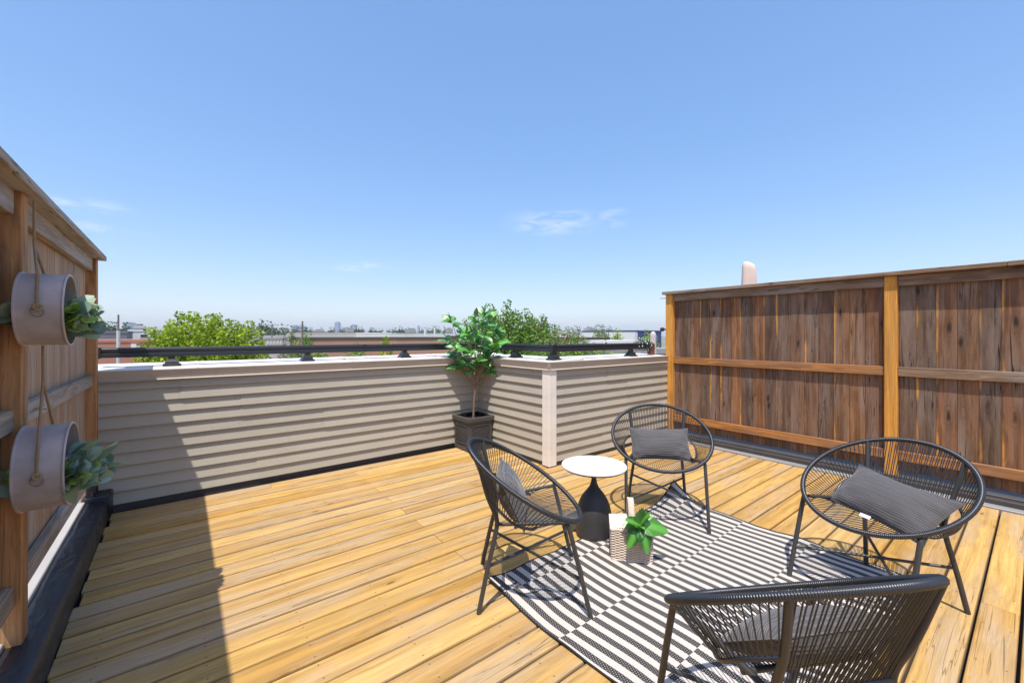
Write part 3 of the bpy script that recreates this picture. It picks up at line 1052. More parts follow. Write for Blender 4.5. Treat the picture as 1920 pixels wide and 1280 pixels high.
MB().lathe(prof, 64).build('pedestal', pedestal_mat(), tb, smooth=60)


# ------------------------------------------------------------------ striped rug
RX0, RX1, RY0, RY1 = 1.452, 3.530, 0.470, 2.085


def rug_z(x, y):
    z = 0.0065
    # rolling edges
    e = min(x - RX0, RX1 - x, y - RY0, RY1 - y)
    amp = max(0, 1 - e / 0.22)
    z += amp * 0.024 * max(0, 0.30 + mnoise.noise(Vector((x * 3.4, y * 3.4, 0.3))))
    z += 0.0025 * (0.5 + mnoise.noise(Vector((x * 2.2, y * 2.2, 4.2))))
    # curled far corner
    d = sqrt((RX1 - x) ** 2 + (RY1 - y) ** 2)
    if d < 0.40:
        z += 0.19 * (1 - d / 0.40) ** 2.0
    d = sqrt((x - RX0) ** 2 + (RY1 - y) ** 2)
    if d < 0.25:
        z += 0.018 * (1 - d / 0.25) ** 1.5
    return z


def rug_xy(u, v):
    x = RX0 + (RX1 - RX0) * u
    y = RY0 + (RY1 - RY0) * v
    d = sqrt((RX1 - x) ** 2 + (RY1 - y) ** 2)
    k = max(0, 1 - d / 0.40) ** 2
    ex = 0.010 * sin(y * 7.0) * (1 - u) + 0.012 * sin(y * 6.1 + 1) * u
    ey = 0.006 * sin(x * 6.3) * v
    return x - 0.10 * k + ex, y - 0.05 * k + ey


def rug_mat():
    m, T, b, o = new_mat('flatweave_striped')
    uv = T.n('ShaderNodeUVMap')
    sp = T.n('ShaderNodeSeparateXYZ', {0: uv.outputs[0]})
    x, y = sp.outputs[0], sp.outputs[1]       # metres
    PER = 0.0757
    # staggered bands across the stripes
    bnd = T.math('FLOOR', T.math('DIVIDE', T.math('SUBTRACT', y, 1.925 - 0.452 * 8), 0.452))
    ph = T.math('MULTIPLY', T.math('MODULO', bnd, 2.0), 0.5)
    wob = T.math('MULTIPLY', T.math('SUBTRACT', T.noise(T.n('ShaderNodeCombineXYZ', {'X': x, 'Y': T.math('MULTIPLY', y, 2.0)}).outputs[0], 3.0, 2), 0.5), 0.08)
    s = T.math('FRACT', T.math('ADD', T.math('ADD', T.math('DIVIDE', T.math('SUBTRACT', x, 3.440 - PER * 40), PER), ph), wob))
    blk = T.math('LESS_THAN', s, 0.5)
    # weave cells: dark yarn shows pale picks between
    cu, cv = T.math('MULTIPLY', x, 2 * pi / 0.0125), T.math('MULTIPLY', y, 2 * pi / 0.0105)
    row = T.math('MULTIPLY', T.math('MODULO', T.math('FLOOR', T.math('DIVIDE', y, 0.0105)), 2.0), pi)
    cell = T.math('MULTIPLY', T.math('SINE', T.math('ADD', cu, row)), T.math('ABSOLUTE', T.math('SINE', T.math('MULTIPLY', cv, 0.5))))
    yarn = T.step(cell, 0.35, 0.75)
    fz = T.noise(uv.outputs[0], 140, 3)
    white = T.mix(T.math('MULTIPLY', yarn, 0.35), T.mix(fz, (0.50, 0.45, 0.40), (0.66, 0.595, 0.535)), (0.33, 0.295, 0.265))
    black = T.mix(T.math('MULTIPLY', yarn, 0.8), T.mix(fz, (0.030, 0.029, 0.030), (0.060, 0.057, 0.056)), (0.42, 0.38, 0.345))
    col = T.mix(blk, white, black)
    put(T, b, 'Base Color', col)
    put(T, b, 'Roughness', 0.9)
    put(T, b, 'Specular IOR Level', 0.15)
    put(T, b, 'Normal', T.bump(T.math('ADD', cell, fz), 0.4, 0.003))
    return m


NU, NV = 150, 120
mb = MB()
uvs = []
for i in range(NU + 1):
    for j in range(NV + 1):
        u, v = i / NU, j / NV
        x, y = rug_xy(u, v)
        z = rug_z(RX0 + (RX1 - RX0) * u, RY0 + (RY1 - RY0) * v)
        mb.v.append((x, y, z))
        uvs.append((RX0 + (RX1 - RX0) * u, RY0 + (RY1 - RY0) * v))
for i in range(NU):
    for j in range(NV):
        a = i * (NV + 1) + j
        mb.f.append((a, a + NV + 1, a + NV + 2, a + 1))
rug = thing('rug', 'black and cream striped flatweave rug with a curled corner on the deck', 'rug', (2.5, 1.28, 0))
me = bpy.data.meshes.new('weave')
me.from_pydata([(x - 2.5, y - 1.28, z) for x, y, z in mb.v], [], mb.f)
ul = me.uv_layers.new(name='UVMap')
for lp in me.loops:
    ul.data[lp.index].uv = uvs[lp.vertex_index]
me.materials.append(rug_mat())
me.shade_smooth()
rw = link('weave', me, rug)
sol = rw.modifiers.new('thickness', 'SOLIDIFY')
sol.thickness = 0.004
sol.offset = -1
M['binding'] = simple('black_binding', (0.016, 0.015, 0.016), 0.85, 0, 0.3, 60)
ring = []
for i in range(NU):
    ring.append((i / NU, 0))
for j in range(NV):
    ring.append((1, j / NV))
for i in range(NU, 0, -1):
    ring.append((i / NU, 1))
for j in range(NV, 0, -1):
    ring.append((0, j / NV))
pts = []
for u, v in ring:
    x, y = rug_xy(u, v)
    pts.append((x - 2.5, y - 1.28, rug_z(RX0 + (RX1 - RX0) * u, RY0 + (RY1 - RY0) * v) - 0.001))
MB().tube(pts, 0.0052, 6, closed=True).build('binding', M['binding'], rug, smooth=True)

# ------------------------------------------------------------------ leaves
def leaf_mesh(name, L, W_, mat, droop=0.25, fold=0.18, seg=6, tip=1.6, wid=0.45, rnd=False):
    mb = MB()
    for i in range(seg + 1):
        t = i / seg
        w = W_ / 2 * (sin(pi * t ** (0.85 if wid < 0.5 else 0.7)) ** 0.75) * (1 - 0.15 * t) if 0 < t < 1 else 0.0006
        if rnd and 0 < t < 1:
            w = W_ / 2 * sqrt(1 - (2 * t - 1) ** 2)
        y = L * t
        z = -droop * L * t * t
        zz = fold * w
        mb.v += [(-w, y, z + zz), (-w * 0.5, y, z + zz * 0.35), (0, y, z), (w * 0.5, y, z + zz * 0.35), (w, y, z + zz)]
    for i in range(seg):
        for j in range(4):
            a = i * 5 + j
            mb.f.append((a, a + 1, a + 6, a + 5))
    me = bpy.data.meshes.new(name)
    me.from_pydata(mb.v, [], mb.f)
    me.shade_smooth()
    me.materials.append(mat)
    return me


def aim(d, roll=0.0, flat_up=True):
    """euler that turns local +Y to d with local +Z as upward as possible"""
    y = Vector(d).normalized()
    z = Vector((0, 0, 1)) - y * y.z
    if z.length < 1e-3:
        z = Vector((1, 0, 0))
    z.normalize()
    x = y.cross(z)
    m = Matrix((x, y, z)).transposed()
    return (m @ Matrix.Rotation(roll, 3, 'Y')).to_euler()


M['ficus'] = leaf_mat('glossy_ficus_leaf', (0.018, 0.095, 0.022), (0.095, 0.290, 0.050), 0.3, 0.33, True, (0.10, 0.20, 0.06), 0.7)
M['sprig'] = leaf_mat('bright_glossy_leaf', (0.012, 0.085, 0.010), (0.065, 0.225, 0.020), 0.2, 0.32, True, (0.10, 0.24, 0.06), 0.7)
M['bark'] = simple('branch_bark', (0.20, 0.12, 0.08), 0.85, 0, 0.35, 30, 0.5, 70)
M['euc'] = leaf_mat('eucalyptus_leaf', (0.13, 0.215, 0.165), (0.32, 0.43, 0.33), 0.2, 0.5, False, (0.25, 0.30, 0.22))
M['euc_dark'] = leaf_mat('long_olive_leaf', (0.13, 0.175, 0.075), (0.31, 0.36, 0.20), 0.2, 0.5, False, (0.28, 0.33, 0.20))
M['euc_lime'] = leaf_mat('lime_sprig_leaf', (0.20, 0.34, 0.045), (0.42, 0.54, 0.11), 0.3, 0.5, False)
M['euc_pale'] = leaf_mat('pale_sage_leaf', (0.36, 0.42, 0.28), (0.55, 0.58, 0.44), 0.3, 0.5, False)

# ------------------------------------------------------------------ planter and indoor-style tree in the corner
def planter_mat():
    m, T, b, o = new_mat('brushed_pewter_resin')
    tc = T.n('ShaderNodeTexCoord').outputs['Object']
    g = T.n('ShaderNodeNewGeometry')
    a = T.noise(tc, 14, 5, 0.7)
    pt = T.step(g.outputs['Pointiness'], 0.50, 0.56)
    f = T.math('MULTIPLY', T.step(a, 0.45, 0.7), 0.18)
    f = T.math('MAXIMUM', f, T.math('MULTIPLY', pt, 0.8))
    put(T, b, 'Base Color', T.mix(f, (0.008, 0.0078, 0.0085), (0.10, 0.096, 0.095)))
    put(T, b, 'Roughness', 0.55)
    put(T, b, 'Metallic', 0.0)
    put(T, b, 'Specular IOR Level', 0.2)
    put(T, b, 'Normal', T.bump(a, 0.15, 0.006))
    return m


M['planter'] = planter_mat()
M['planter_relief'] = simple('brushed_pewter_relief', (0.055, 0.052, 0.052), 0.5, 0, 0.5, 25, 0.1, 60, 0.3)
PX, PY = 3.055, 4.705
pl = thing('planter_box', 'square pewter grey planter with lattice panels in the parapet corner', 'planter', (PX, PY, 0.002))
hb, ht, PH = 0.178, 0.198, 0.435


def sq(h, z):
    return [(-h, -h, z), (h, -h, z), (h, h, z), (-h, h, z)]


lv = [(hb, 0), (hb + 0.003, 0.004), (hb + 0.005, 0.05), (hb - 0.001, 0.056), (hb + 0.006, PH - 0.075), (ht - 0.008, PH - 0.065), (ht + 0.004, PH - 0.05), (ht + 0.006, PH - 0.006), (ht + 0.002, PH), (ht - 0.024, PH), (ht - 0.028, PH - 0.01), (ht - 0.034, PH - 0.07)]
vs_ = []
for h_, z in lv:
    vs_ += sq(h_, z)
fs = []
for i in range(len(lv) - 1):
    for j in range(4):
        fs.append((i * 4 + j, i * 4 + (j + 1) % 4, i * 4 + 4 + (j + 1) % 4, i * 4 + 4 + j))
fs.append((3, 2, 1, 0))
MB().add(vs_, fs).build('box', M['planter'], pl)
k_ = ht - 0.036
MB().add(sq(k_, PH - 0.05), [(0, 1, 2, 3)]).build('soil', M['soil'], pl)
for a in range(4):
    mb = MB()
    w0, z0, z1 = 0.135, 0.085, PH - 0.105
    d0 = hb + 0.003
    def fr(x0, x1, za, zb):
        mb.box(x0, x1, -d0 - 0.010, -d0 + 0.006, za, zb, 0.003)
    fr(-w0, -w0 + 0.014, z0, z1)
    fr(w0 - 0.014, w0, z0, z1)
    fr(-w0 + 0.0145, w0 - 0.0145, z0, z0 + 0.014)
    fr(-w0 + 0.0145, w0 - 0.0145, z1 - 0.014, z1)
    # diamond lattice
    xa, xb, za, zb = -w0 + 0.013, w0 - 0.013, z0 + 0.013, z1 - 0.013
    for s in (1, -1):
        for k in range(-12, 13):
            c = k * 0.046
            # line z - zc = s*1.25*(x - c)
            p = []
            zc = (za + zb) / 2
            for x in (xa, xb):
                z = zc + s * 1.25 * (x - c)
                if za <= z <= zb:
                    p.append((x, z))
            for z in (za, zb):
                x = c + (z - zc) / (s * 1.25)
                if xa < x < xb:
                    p.append((x, z))
            if len(p) == 2 and abs(p[0][0] - p[1][0]) > 0.01:
                mb.tube([(p[0][0], -d0 - 0.002 - 0.001 * s, p[0][1]), (p[1][0], -d0 - 0.002 - 0.001 * s, p[1][1])], 0.0038, 5)
    mb.v = [tuple(Matrix.Rotation(a * pi / 2, 3, 'Z') @ Vector(p)) for p in mb.v]
    mb.build('lattice_panel', M['planter_relief'], pl)

ft_ = thing('potted_tree', 'small broad leaved glossy green tree growing in the corner planter', 'plant', (PX - 0.01, PY - 0.02, PH - 0.05))
TB = Vector((0, 0, 0))
trk = spline([(0, 0, -0.02), (0.012, 0.0, 0.22), (0.03, -0.01, 0.46), (0.05, 0.0, 0.66), (0.09, 0.0, 0.86)], 6)
MB().tube(trk, lambda i: 0.017 - 0.0085 * i / len(trk), 8).build('trunk', M['bark'], ft_, smooth=True)
fleaf = [leaf_mesh('leaf', L, w, M['ficus'], d, 0.16, 6, 1.6, 0.6) for L, w, d in ((0.17, 0.100, 0.28), (0.19, 0.112, 0.42), (0.15, 0.092, 0.15), (0.175, 0.10, 0.6))]
rp = random.Random(21)
# right-hand direction of the viewer here, so the spread follows the picture
tips = []
vr = Vector((Rv.x, Rv.y, 0))
vf = Vector((Fv.x, Fv.y, 0))
crown = [(-0.33, 0.0, 1.17), (-0.40, 0.03, 0.98), (-0.27, -0.12, 0.93), (-0.20, 0.08, 1.05), (-0.08, -0.06, 1.06), (0.05, -0.1, 1.20), (0.17, 0.0, 1.26), (0.24, 0.06, 1.17), (0.36, 0.0, 1.10), (0.42, 0.08, 0.98), (0.33, -0.10, 0.92),
         (0.18, -0.12, 1.02), (0.06, 0.10, 0.98), (-0.04, -0.14, 0.86), (0.20, -0.04, 0.84), (0.32, 0.03, 0.80), (-0.15, -0.08, 0.76), (-0.22, 0.0, 0.70), (0.10, -0.16, 0.78), (-0.34, 0.05, 0.84), (0.28, 0.02, 0.68), (-0.06, 0.05, 0.72)]
for (a, b_, z) in crown:
    z = 0.70 + (z - 0.70) * 1.30
    tip = vr * a * 0.90 + vf * b_ + Vector((0, 0, z))
    st = trk[min(len(trk) - 1, 11 + rp.randrange(0, 10))]
    mid = st.lerp(tip, 0.55) + Vector((0, 0, -0.03)) + Vector((rp.uniform(-.02, .02), rp.uniform(-.02, .02), 0))
    br = spline([st, mid, tip], 5)
    MB().tube(br, lambda i: 0.0065 - 0.0042 * i / len(br), 6).build('branch', M['bark'], ft_, smooth=True)
    d = (tip - mid).normalized()
    nl = rp.randrange(6, 10)
    for q in range(nl):
        az = 2 * pi * q / nl + rp.uniform(-0.3, 0.3)
        el = rp.uniform(-0.5, 0.5)
        dv = Vector((cos(az) * cos(el), sin(az) * cos(el), sin(el))) + d * rp.uniform(0.1, 0.8)
        pos = tip - d * rp.uniform(0.0, 0.10)
        sc = rp.uniform(0.55, 1.08)
        side_ = dv.normalized().dot(vr)
        o = link('leaf', rp.choice(fleaf), ft_, pos, aim(dv, rp.uniform(-0.5, 0.5) + 0.75 * (1 if side_ > 0 else -1) * min(1, abs(side_) * 2)))
        o.scale = (sc, sc, sc)
    o = link('leaf', fleaf[2], ft_, tip, aim(d + Vector((0, 0, 0.4)), rp.uniform(-0.5, 0.5)))
    o.scale = (0.85, 0.85, 0.85)

# ------------------------------------------------------------------ white wicker basket
M['wicker'] = simple('whitewashed_wicker', (0.72, 0.60, 0.50), 0.8, 0, 0.25, 45, 0.4, 160, 0.2)
M['wicker_lid'] = simple('whitewashed_wicker_lid', (0.80, 0.74, 0.66), 0.8, 0, 0.12, 45, 0.4, 160, 0.2)
M['strap'] = simple('tan_leather', (0.30, 0.12, 0.05), 0.6, 0, 0.2, 30)
BX, BY = 2.41, 1.745
bang = atan2(-0.196, 0.169)
bk = thing('wicker_basket', 'small whitewashed wicker hamper with upright handle on the rug', 'basket', (BX, BY, 0.008), bang)
bw, bd, bh = 0.128, 0.105, 0.205


def rrect(u, w, d, r=0.02):
    """point on a rectangle perimeter, u in 0..1"""
    per = [(-w, -d), (w, -d), (w, d), (-w, d)]
    ls = [2 * w, 2 * d, 2 * w, 2 * d]
    s = (u % 1) * sum(ls)
    for k in range(4):
        if s <= ls[k]:
            a, b2 = per[k], per[(k + 1) % 4]
            t = s / ls[k]
            nx, ny = ((0, -1), (1, 0), (0, 1), (-1, 0))[k]
            return a[0] + (b2[0] - a[0]) * t, a[1] + (b2[1] - a[1]) * t, nx, ny
        s -= ls[k]
    return per[0][0], per[0][1], 0, -1


mb = MB()
NSEG = 136
rows = 24
for r_ in range(rows):
    z = 0.006 + (bh - 0.012) * r_ / (rows - 1)
    grow = 1 + 0.04 * z / bh
    pts = []
    for i in range(NSEG):
        x, y, nx, ny = rrect(i / NSEG, bw * grow, bd * grow)
        wv = 0.0038 * (1 if (i // 4 + r_) % 2 else -1)
        pts.append((x + nx * wv, y + ny * wv, z))
    mb.tube(pts, 0.0037, 5, closed=True)
mb.build('woven_side', M['wicker'], bk, smooth=True, kind='stuff')
MB().box(-bw + 0.006, bw - 0.006, -bd + 0.006, bd - 0.006, 0.004, bh - 0.03).build('inner_lining', simple('basket_lining', (0.55, 0.45, 0.37), 0.9, 0, 0.2, 20), bk)
for z in (0.004, bh):
    MB().tube([rrect(i / 60, bw * (1.05 if z > 0.1 else 1.0), bd * (1.05 if z > 0.1 else 1.0))[:2] + (z,) for i in range(60)], 0.0065, 6, closed=True).build('rim_binding', M['wicker'], bk, smooth=True)
for s in (-1, 1):
    lid = link('lid', None, bk, (s * 0.012, 0, bh + 0.010), (0, s * 0.10, 0))
    mb = MB()
    wv_rows = 15
    for r_ in range(wv_rows):
        x = s * (0.006 + 0.118 * r_ / (wv_rows - 1))
        pts = []
        for i in range(31):
            y = -bd * 1.05 + 2.1 * bd * i / 30
            pts.append((x, y, 0.006 + 0.003 * (1 if (i // 2 + r_) % 2 else -1) + 0.012 * (1 - (y / bd) ** 2)))
        mb.tube(pts, 0.0045, 5)
    lid_o = mb.build('lid', M['wicker_lid'], bk, smooth=True)
    lid_o.location = (s * 0.012, 0, bh + 0.012)
    lid_o.rotation_euler = (0, s * 0.10, 0)
    bpy.data.objects.remove(lid)
mb = MB()
pts = [(0, -bd * 0.98 + 0.0, 0.10)] + [(0, -bd * 0.98 * cos(a), bh + 0.01 + 0.155 * sin(a)) for a in [pi * k / 20 for k in range(21)]] + [(0, bd * 0.98, 0.10)]
k0 = len(mb.v)
for i, p in enumerate(pts):
    q0 = Vector(pts[max(0, i - 1)])
    q1 = Vector(pts[min(len(pts) - 1, i + 1)])
    d = (q1 - q0).normalized()
    nrm = Vector((1, 0, 0)).cross(d)
    pv = Vector(p)
    wr = 0.0
    for (a, b2) in ((-0.017, 0.005), (0.017, 0.005), (0.017, -0.005), (-0.017, -0.005)):
        mb.v.append(tuple(pv + Vector((a, 0, 0)) + nrm * b2))
for i in range(len(pts) - 1):
    for j in range(4):
        mb.f.append((k0 + i * 4 + j, k0 + i * 4 + (j + 1) % 4, k0 + i * 4 + 4 + (j + 1) % 4, k0 + i * 4 + 4 + j))
mb.build('handle', M['wicker'], bk)
# cane wrapped round the handle
mb = MB()
tot = 60
for i in range(tot):
    t = 1 + (len(pts) - 3) * i / tot
    a = Vector(pts[int(t)]).lerp(Vector(pts[int(t) + 1]), t - int(t))
    d = (Vector(pts[int(t) + 1]) - Vector(pts[int(t)])).normalized()
    nrm = Vector((1, 0, 0)).cross(d)
    h2 = d * 0.004
    mb.tube([a + Vector((-0.019, 0, 0)) + nrm * 0.006 - h2, a + Vector((0.019, 0, 0)) + nrm * 0.006 + h2, a + Vector((0.019, 0, 0)) - nrm * 0.006, a + Vector((-0.019, 0, 0)) - nrm * 0.006 - h2], 0.0028, 4, closed=True)
mb.build('handle_wrap', M['wicker'], bk, smooth=True, kind='stuff')
for sx in (-0.034, 0.034, 0.11):
    MB().box(sx - 0.012, sx + 0.012, -bd * 1.08 - 0.003, -bd * 0.55, bh + 0.016, bh + 0.020, 0.001).build('leather_tab', M['strap'], bk)

sg = thing('leaf_sprig', 'sprig of large bright green leaves spilling from the wicker basket', 'plant', chair_local(0, (0, 0, 0)))
sgb = Vector((BX, BY, 0)) + Vector((cos(bang), sin(bang), 0)) * 0.050 + Vector((sin(bang), -cos(bang), 0)) * 0.118 + Vector((0, 0, 0.262))
sg.location = sgb
slf = [leaf_mesh('leaf', L, w, M['sprig'], d, 0.14, 8, 1.6, 0.6) for L, w, d in ((0.13, 0.092, 0.15), (0.160, 0.118, 0.55), (0.115, 0.080, 0.30))]
vl = -vr
nearv = -vf
for (d, ln, k, roll) in [((0.0 * vr + Vector((0, 0, 1)) + nearv * 0.15), 1.0, 0, 0.2), ((vr * 0.35 + Vector((0, 0, 0.8)) + nearv * 0.3), 0.95, 0, 0.5), ((vl * 0.8 + Vector((0, 0, 0.5)) + nearv * 0.4), 1.0, 0, -0.6),
                         ((vl * 1.0 + Vector((0, 0, 0.15)) + nearv * 0.2), 1.0, 2, -0.8), ((vl * 0.65 - Vector((0, 0, 0.55)) + nearv * 0.7), 0.95, 1, -0.5), ((vr * 0.22 - Vector((0, 0, 0.65)) + nearv * 0.7), 1.0, 1, 0.15),
                         ((vr * 1.0 + Vector((0, 0, 0.05)) + nearv * 0.4), 1.1, 1, 0.9), ((vr * 0.1 + Vector((0, 0, 0.3)) + nearv * 1.0), 0.6, 2, 0.0), ((vl * 0.3 + Vector((0, 0, 0.1)) + nearv * -0.6), 0.9, 2, 0.0)]:
    o = link('leaf', slf[k], sg, (0, 0, 0), aim(d, roll))
    o.scale = (ln, ln, ln)
MB().tube(spline([(0, 0, 0.0), tuple(vf * 0.04 + Vector((0, 0, -0.03))), tuple(vf * 0.085 + Vector((0, 0, -0.075)))], 4), 0.004, 6).build('stem', M['sprig'], sg, smooth=True)

# ------------------------------------------------------------------ hanging metal tubs on the left fence
M['rope'] = simple('jute_rope', (0.36, 0.24, 0.13), 0.9, 0, 0.3, 80, 0.4, 200)
M['ring'] = simple('steel_ring', (0.25, 0.23, 0.23), 0.4, 0.8, 0.1, 10)


def rope(mb, a, b_, r=0.0052, turns=60):
    a, b_ = Vector(a), Vector(b_)
    L = (b_ - a).length
    n = max(8, int(L / 0.004))
    d = (b_ - a).normalized()
    u = d.orthogonal().normalized()
    w = d.cross(u)
    for s in range(3):
        pts = []
        for i in range(n + 1):
            t = i / n
            an = 2 * pi * (t * L / 0.026 + s / 3)
            pts.append(a.lerp(b_, t) + (u * cos(an) + w * sin(an)) * r * 0.55)
        mb.tube(pts, r * 0.58, 5)


def tub(label, yc, zc, rad, xb, depth, apex, nail, tilt, seed):
    t = thing('hanging_tub', label, 'planter', (xb + depth / 2, yc, zc), 0, 'round metal tubs hanging on the fence')
    n = 72
    mb = MB()
    xs = [(-depth / 2, rad), (-depth / 2, rad + 0.004), (-depth / 2 + 0.004, rad + 0.0052), (-depth / 2 + 0.008, rad + 0.004), (-depth / 2 + 0.008, rad), (depth / 2 - 0.008, rad), (depth / 2 - 0.008, rad + 0.004), (depth / 2 - 0.004, rad + 0.0058), (depth / 2, rad + 0.004), (depth / 2 + 0.001, rad),
          (depth / 2, rad - 0.003), (-depth / 2 + 0.012, rad - 0.003), (-depth / 2 + 0.012, rad * 0.62), (-depth / 2 + 0.008, rad * 0.62)]
    k = len(xs)
    for (x, r_) in xs:
        for j in range(n):
            a = 2 * pi * j / n
            mb.v.append((x, r_ * cos(a), r_ * sin(a)))
    for i in range(k):
        for j in range(n):
            mb.f.append((i * n + j, i * n + (j + 1) % n, ((i + 1) % k) * n + (j + 1) % n, ((i + 1) % k) * n + j))
    o = mb.build('hoop', M['galv'], t, smooth=35)
    # soil dish holding the greenery in the lower half
    mb = MB()
    for s in (-1, 1):
        yy = s * (rad + 0.008)
        mb2 = MB().tube([(0.012 * cos(a) * 1.5, yy + s * 0.004, -0.018 + 0.019 * sin(a)) for a in [2 * pi * q / 24 for q in range(24)]], 0.0022, 6, closed=True)
        mb2.build('ring_handle', M['ring'], t, smooth=True)
        rp_ = MB()
        ap = Vector((apex[0], apex[1] - yc, apex[2] - zc))
        D = sqrt(ap.y ** 2 + ap.z ** 2)
        phi = atan2(ap.z, s * ap.y)
        tang = phi + math.acos(min(1, (rad + 0.009) / D))
        path = [Vector((0, s * (rad + 0.011), 0.0))]
        for q in range(1, 9):
            an = 0 + (phi - math.acos(min(1, (rad + 0.009) / D))) * q / 8
            path.append(Vector((apex[0] * 0.15 * q / 8, s * (rad + 0.010) * cos(an), (rad + 0.010) * sin(an))))
        path.append(ap)
        for q0, q1 in zip(path[:-1], path[1:]):
            rope(rp_, q0, q1)
        # knot
        for q in range(3):
            rp_.tube([(0.0115 * cos(a), yy + s * 0.004 + 0.006 * sin(a + q), 0.004 * q - 0.002 + 0.008 * sin(a)) for a in [2 * pi * w / 14 for w in range(14)]], 0.0042, 5, closed=True)
        for q in range(4):
            rp_.tube([(0, yy, 0.0), (-0.012 - 0.004 * q, yy + s * 0.006, 0.012 - 0.007 * q)], 0.0016, 4)
        rp_.build('rope', M['rope'], t, smooth=True)
    rp_ = MB()
    rope(rp_, (apex[0], apex[1] - yc, apex[2] - zc), (nail[0] - (xb + depth / 2) if False else apex[0], nail[1] - yc, nail[2] - zc))
    rp_.build('rope', M['rope'], t, smooth=True)
    # greenery
    g = thing('greenery', ('mixed eucalyptus greenery filling the ' + label.split(',')[0]), 'plant', (xb + depth / 2, yc, zc - rad * 0.22), 0, 'greenery in the hanging tubs')
    rr = random.Random(seed)
    lf = {'long': leaf_mesh('leaf', 0.15, 0.036, M['euc_dark'], 0.2, 0.1, 6), 'round': leaf_mesh('leaf', 0.068, 0.066, M['euc'], 0.15, 0.1, 7, 1.2, 0.6, True),
          'lime': leaf_mesh('leaf', 0.046, 0.034, M['euc_lime'], 0.1, 0.15, 6, 1.6, 0.6, True), 'pale': leaf_mesh('leaf', 0.15, 0.026, M['euc_pale'], 0.1, 0.2, 6), 'broad': leaf_mesh('leaf', 0.10, 0.072, M['euc'], 0.3, 0.15, 8, 1.4, 0.6, True),
          'olive': leaf_mesh('leaf', 0.105, 0.058, M['euc_dark'], 0.25, 0.12, 6, 1.4, 0.6)}
    ns = 64
    for s in range(ns):
        front = s < 56
        az = rr.uniform(-0.75, 0.85) + (0 if front else pi)
        el = rr.uniform(-0.3, 1.1)
        d = Vector((cos(az) * cos(el), sin(az) * cos(el), sin(el)))
        L = rr.uniform(0.03, 0.085) * (rad / 0.155) * (1 if front else 0.75)
        base = Vector(((1 if front else -1) * rr.uniform(0.035, depth / 2), rr.uniform(-0.55, 0.55) * rad, -0.05 * rr.random()))
        tip = base + d * L
        stem = spline([base, base.lerp(tip, 0.5) + Vector((0, 0, 0.012)), tip], 4)
        MB().tube(stem, 0.0015, 4).build('stem', M['euc_lime'] if s % 3 else M['euc_dark'], g)
        kind = rr.choice(['long', 'round', 'round', 'round', 'round', 'lime', 'lime', 'lime', 'lime', 'broad', 'broad', 'olive'])
        m_ = {'long': 2, 'round': 8, 'lime': 10, 'broad': 3, 'olive': 3}[kind]
        for q in range(m_):
            f = (q + 1) / m_
            p = stem[min(len(stem) - 1, int(f * (len(stem) - 1)))]
            sd = Vector((-d.y, d.x, 0)) * (1 if q % 2 else -1)
            dv = d * (0.9 if kind in ('long', 'broad', 'olive') else 0.35) + sd * rr.uniform(0.2, 0.8) + Vector((0, 0, rr.uniform(-0.4, 0.5)))
            dn = dv.normalized() * {'long': 0.15, 'round': 0.07, 'lime': 0.05, 'broad': 0.10, 'olive': 0.105}[kind]
            wz = zc - rad * 0.22 + p.z + dn.z
            if xb + depth / 2 + p.x + dn.x > -0.50 + 0.31 * (2.165 - wz) + 0.03:
                continue
            o = link('leaf', lf[kind], g, p, aim(dv, rr.uniform(0.2, 1.5) * (1 if dv.normalized().dot(vr) > 0 else -1)))
            k2 = rr.uniform(0.75, 1.2)
            o.scale = (k2, k2, k2)
    for q in range(3):
        dv = Vector((1.0, 0.7 - 0.3 * q, 0.45 - 0.3 * q))
        o = link('leaf', lf['pale' if q < 2 else 'long'], g, Vector((0.035, 0.03 * q, 0.05)), aim(dv, 1.0))
        o.scale = (0.78, 0.85, 0.78)
    return t


tub('upper round metal tub, the smaller of the two on the left fence', 2.715, 1.612, 0.155, -0.535, 0.145, (-0.055, 2.80, 1.905), (0, 2.80, 2.10), 0, 3)
tub('lower round metal tub, larger and hung below the other', 2.715, 0.925, 0.178, -0.535, 0.150, (-0.02, 2.74, 1.30), (0, 2.735, 1.452), 0, 5)

# ------------------------------------------------------------------ string lights on the far end of the rail, block, neighbour's post
M['wire'] = simple('green_wire', (0.02, 0.06, 0.05), 0.5, 0, 0.3, 30)
M['bulb'] = simple('white_bulb', (0.75, 0.80, 0.75), 0.3, 0, 0.05, 30)
sl = thing('string_lights', 'tangle of green wired white string lights round the rail end by the fence', 'string lights', (5.42, 3.62, 1.21))
rs = random.Random(5)
for s in range(5):
    pts = []
    ph = rs.uniform(0, 6)
    for i in range(46):
        t = i / 45
        a = ph + t * 2 * pi * 4.5
        rr = rs.uniform(0.045, 0.075)
        pts.append(Vector((-0.30 + 0.42 * t + rs.uniform(-0.02, 0.02), rr * cos(a), 0.14 + rr * 1.1 * sin(a) + rs.uniform(-0.015, 0.02) - (0.05 if t > 0.75 else 0) * rs.random())))
    MB().tube(spline(pts, 2), 0.0028, 4).build('wire', M['wire'], sl, smooth=True)
    for i in range(2, 46, 4):
        MB().lathe([(0.001, 0), (0.005, 0.004), (0.006, 0.014), (0.003, 0.024), (0.001, 0.027)], 6).build('bulb', M['bulb'], sl).location = pts[i]
eb = thing('wood_block', 'red brown stained block at the end of the black rail', 'block', (5.475, 3.60, 1.214))
MB().box(-0.04, 0.04, -0.04, 0.04, 0.0, 0.165, 0.006).build('block', simple('stained_block', (0.14, 0.045, 0.025), 0.6, 0, 0.3, 12), eb)
gp = thing('vinyl_post', 'pale grey rounded post behind the end of the cedar fence', 'post', (5.62, 3.66, 1.217))
